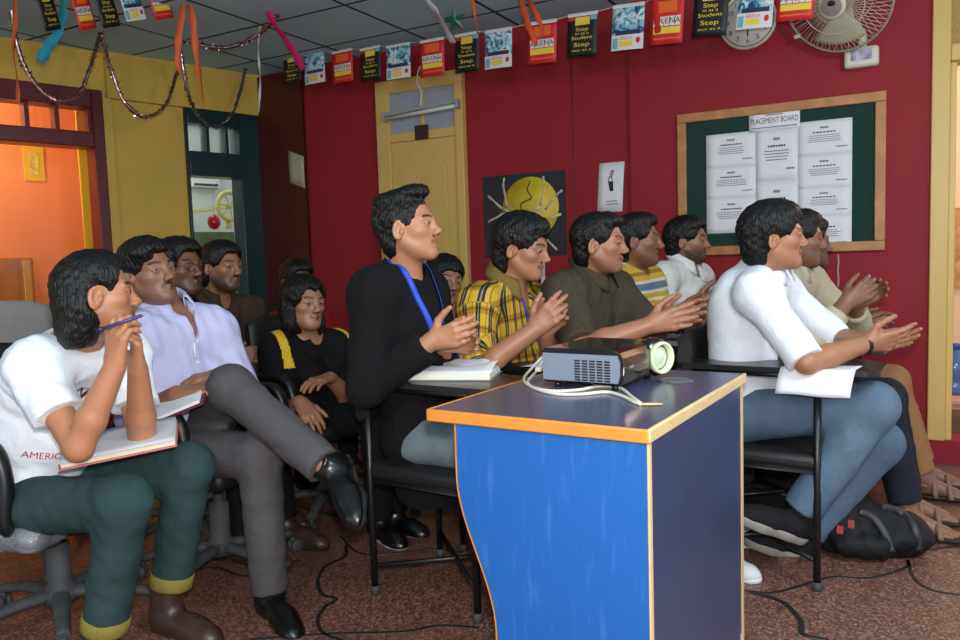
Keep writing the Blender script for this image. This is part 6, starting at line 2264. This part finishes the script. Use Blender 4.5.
wc = on_left(229, 206, 0.45)
wh = thing('pulley_wheel', tuple(LP(wc[0], wc[1], 0.45)), 'yellow spoked wheel seen through the green door', 'wheel')
ywm = mat('cream_yellow_paint', (222, 214, 120), 0.4)
WC = LP(wc[0], wc[1], 0.45)
ring_ = [WC + LD * math.cos(2 * math.pi * k / 36) * 0.100 + Z * math.sin(2 * math.pi * k / 36) * 0.115 for k in range(36)]
MB().tube(ring_, 0.018, 10, closed=True).build('rim', ywm, wh)
for k in range(6):
    a = math.pi * k / 3 + 0.2
    MB().tube([WC, WC + LD * math.cos(a) * 0.1 + Z * math.sin(a) * 0.115], 0.006, 8).build('spoke', ywm, wh)
MB().lathe(WC - LN * 0.02, LN, [(0, 0), (0.022, 0), (0.022, 0.05), (0, 0.05)], 16).build('hub', ywm, wh)
MB().box(WC + LN * 0.38 + Z * 0.0, (0.03, 0.76, 0.03), LAX).build('axle', ywm, wh)
MB().box(WC + Z * -0.14 + LN * 0.03, (0.05, 0.03, 0.10), LAX, 0.01).build('bracket', ywm, wh)
bp = on_left(214, 222, 0.40)
bl = thing('balloon', tuple(LP(bp[0], bp[1], 0.40)), 'red balloon seen through the green door', 'balloon')
BL = LP(bp[0], bp[1], 0.40)
MB().ball(BL, (0.052, 0.052, 0.062), LAX, 14).build('bulb', mat('red_balloon_rubber', (206, 20, 24), 0.3), bl)
MB().tube([BL + Z * 0.06, BL + Z * 0.3, V3(BL[0], BL[1], zGb + 0.02) + LN * -0.27], 0.0015, 5).build('string', stm, bl)
s0, s1 = on_left(218, 182, 1.24), on_left(190, 182, 1.24)
lf_ = tag(lbox(MB(), s0[0], s1[0], 1.20, 1.25, s0[1] - 0.06, s0[1] + 0.06, 0.004).build('wall_sign', mat('white_sign', (222, 226, 226), 0.5)), 'white strip sign at the top of the green doorway', 'sign')
lbox(MB(), s1[0] - 0.02, s0[0] + 0.02, 1.196, 1.2, s0[1] - 0.045, s0[1] - 0.025).build('print_band', dark_ink, lf_)
n0, n1 = on_left(235, 262, 1.24), on_left(196, 262, 1.24)
zt_, zb_ = on_left(216, 232, 1.24)[1], on_left(216, 300, 1.24)[1]
gb = thing('picture_board', tuple(LP((n0[0] + n1[0]) / 2, zb_, 1.25)), 'dull green board on the pale wall through the green door', 'board')
lbox(MB(), n0[0], n1[0], 1.22, 1.25, zb_, zt_, 0.004).build('panel', mat('dull_olive_print', (86, 104, 62), 0.6, var=0.3, vscale=7), gb)
lbox(MB(), n0[0] + 0.05, n1[0] - 0.05, 1.215, 1.22, zb_ + 0.1, zb_ + 0.22).build('pale_label', mat('pale_label', (190, 196, 180), 0.6), gb)
# room through the right doorway
WR = WALLW + 1.5
tw0, tw1 = on_wall(944, 300, WR)[0], on_wall(985, 300, WR)[0]
z0_, z1_ = on_wall(955, 288, WR)[1], on_wall(955, 208, WR)[1]
rbox(MB(), tw0 - 0.4, tw1 + 0.6, WR - 0.02, WR, z0_, z1_).build('trim_16', mat('tan_lattice_panel', (186, 138, 84), 0.6, var=0.35, vscale=24))
bpy.data.objects['trim_16']['kind'] = 'structure'
tz = on_wall(955, 392, WALLW + 0.9)[1]
tu = on_wall(958, 392, WALLW + 0.9)[0]
tbl = thing('side_table', tuple(RP(tu + 0.2, WALLW + 0.9, 0)), 'pale pink table in the bright room through the right doorway', 'table')
rbox(MB(), tu - 0.35, tu + 0.75, WALLW + 0.6, WALLW + 1.2, tz - 0.03, tz, 0.006).build('tabletop', mat('pink_cloth', (206, 150, 140), 0.7), tbl)
for a in (tu - 0.30, tu + 0.70):
    for c in (WALLW + 0.65, WALLW + 1.15):
        rbox(MB(), a - 0.02, a + 0.02, c - 0.02, c + 0.02, 0, tz - 0.03).build('leg', mat('pale_wood_leg', (196, 160, 120), 0.6), tbl)
bo = RP(on_wall(954.5, 380, WALLW + 0.85)[0], WALLW + 0.85, tz)
wb = thing('water_bottle', tuple(bo), 'large blue water bottle on the table through the right doorway', 'bottle')
MB().lathe(bo, Z, [(0, 0), (0.075, 0), (0.085, 0.02), (0.085, 0.07), (0.078, 0.08), (0.085, 0.09), (0.085, 0.18), (0.07, 0.22), (0.035, 0.25), (0.03, 0.28), (0, 0.28)], 28).build('jug', mat('blue_bottle_plastic', (96, 130, 190), 0.15, trans=0.4), wb)
MB().lathe(bo + Z * 0.28, Z, [(0, 0), (0.034, 0), (0.034, 0.03), (0, 0.03)], 20).build('cap', mat('blue_cap', (40, 70, 150), 0.4), wb)
from mathutils.bvhtree import BVHTree


def bvh(*obs):
    vs, fs = [], []
    for o in obs:
        wl = world_loc(o)
        n0 = len(vs)
        vs += [tuple(V3(*v.co) + wl) for v in o.data.vertices]
        fs += [tuple(n0 + i for i in p.vertices) for p in o.data.polygons]
    return BVHTree.FromPolygons(vs, fs)


def hit(T, p, d):
    loc, n, _, _ = T.ray_cast(Vector(p), Vector(nrm(d)))
    return (V3(*loc), V3(*n)) if loc is not None else (None, None)


def drape_text(body, T, P, org, height, m, name, parent, width=None, spread=1.0):
    """lettering laid on a garment: projected backwards along the chest axis"""
    ft, t, l = P['fw_t'], P['t'], P['lf']
    o = text_mesh(body, org + ft * 0.06, l, t, height, m, name, None, width=width)
    n = len(o.data.vertices)
    co = np.zeros(n * 3)
    o.data.vertices.foreach_get('co', co)
    co = co.reshape(-1, 3)
    for i in range(n):
        p, nn = hit(T, co[i], -ft)
        co[i] = p + ft * 0.003 if p is not None else co[i] - ft * 0.06
    o.data.vertices.foreach_set('co', co.ravel())
    adopt(o, parent)
    return o


# 1: print on the T-shirt
T1 = bvh(PEOPLE[1]['top0'])
A1 = PEOPLE[1]
pr_m = mat('plum_print', (74, 48, 84), 0.8)
pr_r = mat('red_print', (170, 40, 50), 0.8)
h1, _n = hit(T1, CAM, ray(86, 391))
c1 = h1 if h1 is not None else A1['neck'] - A1['t'] * 0.16
up1 = nrm(A1['t'] - _n * (A1['t'] @ _n))
S1 = dict(fw_t=_n, t=up1, lf=np.cross(up1, _n))
drape_text('WEB', T1, S1, c1, 0.050, pr_m, 'chest_print', A1['top0'], width=0.13)
hW, _nw = hit(T1, CAM, ray(50, 456))
drape_text('AMERICAN', T1, A1, hW if hW is not None else c1, 0.020, pr_r, 'waist_print', A1['top0'], width=0.14)

# 1: pen held at the lips
pa, pb = at(96, 331, 2.03), at(146, 314, 2.04)
pen = thing('pen', tuple((pa + pb) / 2), 'purple pen held across the mouth of the man in white T-shirt', 'pen')
purple = mat('purple_plastic', (66, 52, 110), 0.3)
MB().tube([pa + (pb - pa) * 0.06, pb + (pa - pb) * 0.10], 0.0050, 10).build('barrel', purple, pen)
MB().tube([pb + (pa - pb) * 0.10, pb], [0.0046, 0.001], 10).build('tip', mat('silver_metal', (200, 200, 205), 0.25, metal=1), pen)
MB().tube([pa, pa + (pb - pa) * 0.14], 0.0062, 10).build('cap', mat('dark_blue_plastic', (30, 28, 70), 0.3), pen)

# 1: pad on the knees
e_a, e_b = at(58, 471, 2.10), at(177, 446, 2.20)
d1 = nrm(e_b - e_a)
d2 = nrm(V3(-d1[1], d1[0], 0) - d1 * 0.1 + Z * 0.10)
if d2[1] < 0:
    d2 = -d2
d3 = nrm(np.cross(d1, d2))
d2 = np.cross(d3, d1)
L1, L2 = np.linalg.norm(e_b - e_a), 0.22
bk = thing('notepad', tuple((e_a + e_b) / 2), 'thick notepad with pink cover lying on green denim knees', 'notepad')
cen = (e_a + e_b) / 2 + d2 * L2 / 2
MB().box(cen - d3 * 0.0, (L1, L2, 0.004), (d1, d2, d3), 0.001).build('cover', mat('pink_card', (196, 110, 110), 0.6), bk)
MB().box(cen + d3 * 0.010 + d1 * 0.002 + d2 * 0.002, (L1 - 0.01, L2 - 0.008, 0.016), (d1, d2, d3), 0.002).build('page_block', page_m, bk)
P = np.array([[cen + d1 * (L1 * (i / 8 - 0.5) * 0.98) + d2 * (L2 * (j / 6 - 0.5)) + d3 * (0.0195 + 0.012 * math.sin(i / 8 * 2.6) * (j / 6)) for j in range(7)] for i in range(9)])
MB().grid(P).build('top_sheet', mat('grey_white_sheet', (196, 194, 200), 0.7), bk, solid=0.0008)

# 2: papers in the lap, pen in the pocket
la = at(176, 404, 2.48)
px_, py_ = nrm(V3(0.9, 0.1, 0.34)), nrm(V3(-0.2, 0.85, 0.25))
pn_ = nrm(np.cross(px_, py_))
py_ = np.cross(pn_, px_)
pp = thing('folder', tuple(la), 'white papers in a maroon folder lying in the lavender-shirted lap', 'folder')
MB().box(la - pn_ * 0.006, (0.20, 0.15, 0.005), (px_, py_, pn_), 0.001).build('cover', mat('maroon_card', (92, 24, 44), 0.5), pp)
MB().box(la + pn_ * 0.003 - px_ * 0.012 + py_ * 0.005, (0.20, 0.145, 0.010), (px_, py_, pn_), 0.001).build('papers', paper_m, pp)
A2 = PEOPLE[2]
T2 = bvh(A2['top0'])
h2, n2_ = hit(T2, CAM, ray(194, 350))
if h2 is not None:
    pk = thing('pocket_pen', tuple(h2), 'white pen clipped in the lavender shirt pocket', 'pen')
    MB().tube([h2 + n2_ * 0.004 - A2['t'] * 0.03, h2 + n2_ * 0.006 + A2['t'] * 0.022], 0.004, 8).build('clip', mat('white_plastic', (224, 224, 228), 0.4), pk)
    MB().ball(h2 + n2_ * 0.006 + A2['t'] * 0.024, 0.005, n=6).build('cap_end', mat('white_plastic', (224, 224, 228)), pk)

# 2: shirt buttons
for k in range(5):
    q = A2['neck'] - A2['t'] * (0.11 + 0.075 * k)
    h_, n_ = hit(T2, q + A2['fw_t'] * 0.4, -A2['fw_t'])
    if h_ is not None:
        MB().lathe(h_ - n_ * 0.001, n_, [(0, 0.003), (0.0055, 0.003), (0.006, 0), (0, 0)], 12).build('button', mat('pale_button', (226, 224, 232), 0.35), A2['root'])

# 3: glasses
A3 = PEOPLE[3]
R3, H3 = A3['HR'], A3['headc']
g3 = lambda x, y, z: H3 + R3 @ V3(x, y, z)
mb = MB()
for s in (-1, 1):
    mb.tube([g3(s * 0.032 + 0.023 * math.cos(a), 0.098 - 0.012 * abs(math.cos(a)) * (1 if math.cos(a) * s > 0 else 0), 0.0 + 0.017 * math.sin(a)) for a in np.linspace(0, 2 * math.pi, 20, endpoint=False)], 0.0018, 6, closed=True)
    mb.tube([g3(s * 0.055, 0.088, 0.004), g3(s * 0.076, 0.04, 0.004), g3(s * 0.08, -0.005, 0.006)], 0.0018, 6)
mb.tube([g3(-0.009, 0.1, 0.004), g3(0, 0.105, 0.006), g3(0.009, 0.1, 0.004)], 0.0018, 6)
mb.build('glasses', mat('dark_glasses_frame', (40, 34, 30), 0.3), A3['root'])

# 5: yellow shoulder bands woven into the top
A5 = PEOPLE[5]
ob = A5['top0']
ob.data.materials.append(fab('yellow_cotton', (224, 186, 52)))
wl = world_loc(ob)
for p in ob.data.polygons:
    q = V3(*p.center) + wl - A5['neck']
    s_, u_, d_ = q @ A5['lf'], q @ A5['t'], q @ A5['fw_t']
    if abs(abs(s_) - 0.142 - 0.25 * d_) < 0.020 and u_ > -0.105 and d_ > -0.07:
        p.material_index = 1

# 7: lanyard over the chest
A7 = PEOPLE[7]
T7 = bvh(A7['top0'], A7['top1'])
N7, t7, f7, l7 = A7['neck'], A7['t'], A7['fw_t'], A7['lf']
for s in (-1, 1):
    P = [N7 - f7 * 0.055 + t7 * 0.05 + l7 * s * 0.025, N7 + t7 * 0.045 + l7 * s * 0.066 - f7 * 0.01]
    for i in range(12):
        v = i / 11
        q = N7 + t7 * (0.015 - 0.30 * v) + l7 * s * (0.070 * (1 - v) ** 0.8 + 0.004)
        h_, n_ = hit(T7, q + f7 * 0.4, -f7)
        if h_ is not None:
            P.append(h_ + f7 * 0.007)
    P = smooth_path(P, 3)
    G = []
    for i, p in enumerate(P):
        t_ = nrm(P[min(i + 1, len(P) - 1)] - P[max(0, i - 1)])
        sd = nrm(np.cross(t_, f7 + l7 * s * 0.8))
        G.append([p - sd * 0.010, p + sd * 0.010])
    MB().grid(np.array(G)).build('lanyard', mat('royal_blue_ribbon', (34, 70, 190), 0.5), A7['root'], solid=0.0015)

# 9: blue lanyard line inside the plaid collar
A9 = PEOPLE[9]
T9 = bvh(A9['top0'], [c for c in A9['root'].children if c.name.startswith('body')][0])
P = []
for i in range(12):
    v = i / 11
    q = A9['neck'] + A9['t'] * (-0.03 - 0.26 * v) - A9['lf'] * (0.045 * (1 - v))
    h_, n_ = hit(T9, q + A9['fw_t'] * 0.4, -A9['fw_t'])
    if h_ is not None:
        P.append(h_ + A9['fw_t'] * 0.005)
if len(P) > 3:
    MB().tube(smooth_path(P, 3), 0.006, 8, flat=(A9['fw_t'], 0.3)).build('lanyard', mat('royal_blue_ribbon', (34, 70, 190)), A9['root'])

# 13: wrist watch; 14: pens in pocket
sh, el, wr = PEOPLE[13]['arms']['R']
d = nrm(wr - el)
wt = MB().lathe(wr - d * 0.016, d, [(0.0275, 0), (0.0305, 0.002), (0.0305, 0.018), (0.0275, 0.020)], 24).build('wrist_watch', mat('black_watch_strap', (22, 22, 24), 0.4), PEOPLE[13]['root'])
sh, el, wr = PEOPLE[5]['arms']['R']

# ------------------------------------------------------------------ things on the writing tablets
tz_ = TABZ + 0.0065
nb0 = atz(452, 378, tz_)
f_, l_ = frame(-31)
nbk = thing('open_notebook', tuple(nb0), 'thick open notebook on the tablet before the black cardigan', 'notebook')
na, nb_, nc, nd = atz(398, 381, tz_), atz(490, 381, tz_), atz(509, 370, tz_), atz(418, 369, tz_)
ex, ey = nrm(nb_ - na), nrm(V3(-(nb_ - na)[1], (nb_ - na)[0], 0))
wN, hN = np.linalg.norm(nb_ - na), 0.20
NQ = lambda a, c, z: na + ex * (a * wN) + ey * (c * hN) + Z * z
MB().box(NQ(0.5, 0.5, 0.001), (wN + 0.012, hN + 0.012, 0.002), (ex, ey, Z)).build('cover', mat('grey_card', (120, 118, 120), 0.6), nbk)
MB().box(NQ(0.5, 0.5, 0.0135), (wN, hN, 0.023), (ex, ey, Z), 0.003).build('page_block', mat('cream_white_pages', (222, 218, 204), 0.7, bump=0.2, bscale=300), nbk)
P = np.array([[NQ(i / 10 * 1.02 - 0.01, j / 8, 0.0255 + 0.010 * math.sin(j / 8 * 3.0) + 0.016 * max(0, (i / 10 - 0.7)) / 0.3 * (j / 8)) for j in range(9)] for i in range(11)])
MB().grid(P).build('open_page', paper_m, nbk, solid=0.0008)
P = np.array([[NQ(i / 10 * 0.86 + 0.02 + 0.05 * (j / 8), 0.5 + 0.5 * j / 8, 0.030 + 0.022 * math.sin(j / 8 * 1.7) + 0.004 * math.sin(i)) for j in range(9)] for i in range(11)])
MB().grid(P).build('curled_page', mat('grey_white_sheet', (196, 194, 200)), nbk, solid=0.0008)

bp_ = atz(522, 357, tz_)
pouch = thing('pencil_pouch', tuple(bp_), 'black cloth pouch on the tablet before the yellow plaid shirt', 'pouch')
Fd = Field(bp_ - 0.16, bp_ + 0.16, [], h=0.005)
Fd.cone(bp_ + V3(-0.055, 0.02, 0.02), bp_ + V3(0.06, -0.02, 0.018), 0.022, 0.019, 0.02)
Fd.cone(bp_ + V3(-0.06, 0.05, 0.02), bp_ + V3(0.03, 0.03, 0.02), 0.02, 0.02, 0.02)
Fd.keep(bp_, Z)
Fd.folds(0.002, 90, 4)
raw_mesh('pouch_body', *Fd.mesh(), black_cloth, pouch)
MB().tube(smooth_path([bp_ + V3(-0.05, 0.02, 0.042), bp_ + V3(0.0, 0.0, 0.043), bp_ + V3(0.055, -0.02, 0.038)]), 0.002, 6).build('zip', mat('dark_zip', (60, 60, 64), 0.4), pouch)


def loose_sheet(label, x, y, ang, wd=0.21, hd=0.29, z=TABZ + 0.0065, droop=0.0, px=None):
    c = V3(x, y, z)
    a = math.radians(ang)
    ex, ey = V3(math.cos(a), math.sin(a), 0), V3(-math.sin(a), math.cos(a), 0)
    P = []
    for i in range(9):
        row = []
        for j in range(13):
            v = j / 12
            over = max(0, v - (1 - droop)) * hd
            ang_ = min(1.15, over / 0.05) if over else 0
            p = c + ex * (wd * (i / 8 - 0.5)) - ey * (hd * v - over * 0.55) + Z * (0.001 + 0.002 * math.sin(i * 0.8) - over * 0.80)
            row.append(p)
        P.append(row)
    return tag(MB().grid(np.array(P)).build('paper_sheet', paper_m, solid=0.0008), label, 'paper', 'loose papers on the tablet chairs')


# the sheet hanging over the near edge of the front tablet
o13 = V3(1.03, 2.80, 0)
f13, l13 = frame(-33)
E = lambda x, y, z: o13 + f13 * x + l13 * y + Z * z
s0 = at(813, 360, 2.43)
xs0 = (s0 - o13) @ f13
P = []
for i in range(11):
    row = []
    for j in range(15):
        v = j / 14
        y = -0.13 - 0.105 * min(1, v / 0.42)
        over = max(0, v - 0.42) / 0.58
        y -= 0.035 * math.sin(min(1, over * 1.3) * 1.4) * (over > 0)
        z = TABZ + 0.0085 - 0.085 * over ** 1.15 + 0.002 * math.sin(i * 0.7)
        row.append(E(0.115 + 0.225 * i / 10 - 0.02 * v, y, z))
    P.append(row)
tag(MB().grid(np.array(P)).build('paper_sheet', paper_m, solid=0.0008), 'white sheet drooping over the edge of the front black tablet', 'paper', 'loose papers on the tablet chairs')
h14, h15 = under(P14), under(P15)
TT = lambda hxy, x, y: V3(hxy[0], hxy[1], 0) + f13 * x + l13 * y
p = TT(h14, 0.24, -0.10); loose_sheet('white sheet on the tablet before the beige shirt', p[0], p[1], -33, 0.2, 0.16)
p = TT(h15, 0.26, -0.10); loose_sheet('white sheet on the farthest tablet by the red wall', p[0], p[1], -33, 0.2, 0.16)
p = TT(under(P9), 0.20, -0.10); loose_sheet('white sheet on the tablet under the clapping plaid arms', p[0], p[1], -33, 0.2, 0.15)
p = TT(under(P11), 0.22, -0.08); loose_sheet('white sheet on the tablet before the banded shirt', p[0], p[1], -33, 0.2, 0.15)

# backpack on the floor
bc = atz(878, 556, 0.0) + V3(0.0, 0.04, 0)
bag = thing('backpack', tuple(bc), 'black backpack with red tags slumped on the floor by the front chair', 'backpack')
bx_, by_ = nrm(V3(1, -0.25, 0)), nrm(V3(0.25, 1, 0))
B_ = lambda a, c, z: bc + bx_ * a + by_ * c + Z * z
Fd = Field(bc - V3(0.34, 0.34, 0.02), bc + V3(0.34, 0.34, 0.34), [], h=0.0065)
Fd.cone(B_(-0.12, 0, 0.09), B_(0.12, 0, 0.07), 0.10, 0.075, 0.05)
Fd.ell(B_(-0.08, 0.02, 0.13), (0.12, 0.10, 0.09), np.stack([bx_, by_, Z], 1), 0.05)
Fd.ell(B_(0.05, 0.02, 0.07), (0.14, 0.11, 0.07), np.stack([bx_, by_, Z], 1), 0.05)
Fd.cone(B_(-0.10, -0.09, 0.06), B_(0.0, -0.10, 0.05), 0.05, 0.045, 0.03)
Fd.keep(bc + Z * 0.001, Z)
Fd.folds(0.006, 55, 9)
raw_mesh('bag_body', *Fd.mesh(), fab('black_bag_nylon', (24, 24, 27), 0.6), bag, relax=1)
Tb = bvh(bag.children[0])
for s_, (x, y) in enumerate(((840, 530), (851, 524))):
    h_, n_ = hit(Tb, CAM, ray(x, y))
    if h_ is not None:
        a_ = nrm(np.cross(n_, Z)); b_ = np.cross(a_, n_)
        MB().box(h_ + n_ * 0.003, (0.022, 0.030, 0.004), (a_, b_, n_), 0.001).build('red_tag', mat('red_tag_cloth', (150, 36, 36), 0.6), bag)
for pix in ([(858, 512), (872, 518), (884, 534), (890, 552)], [(880, 508), (900, 514), (914, 530), (918, 550)]):
    P = []
    for x, y in pix:
        h_, n_ = hit(Tb, CAM, ray(x, y))
        if h_ is not None:
            P.append(h_ + n_ * 0.006)
    if len(P) > 2:
        MB().tube(smooth_path(P), 0.014, 8, flat=(nrm(CAM - bc), 0.3)).build('strap', mat('black_webbing', (30, 30, 33), 0.5), bag)
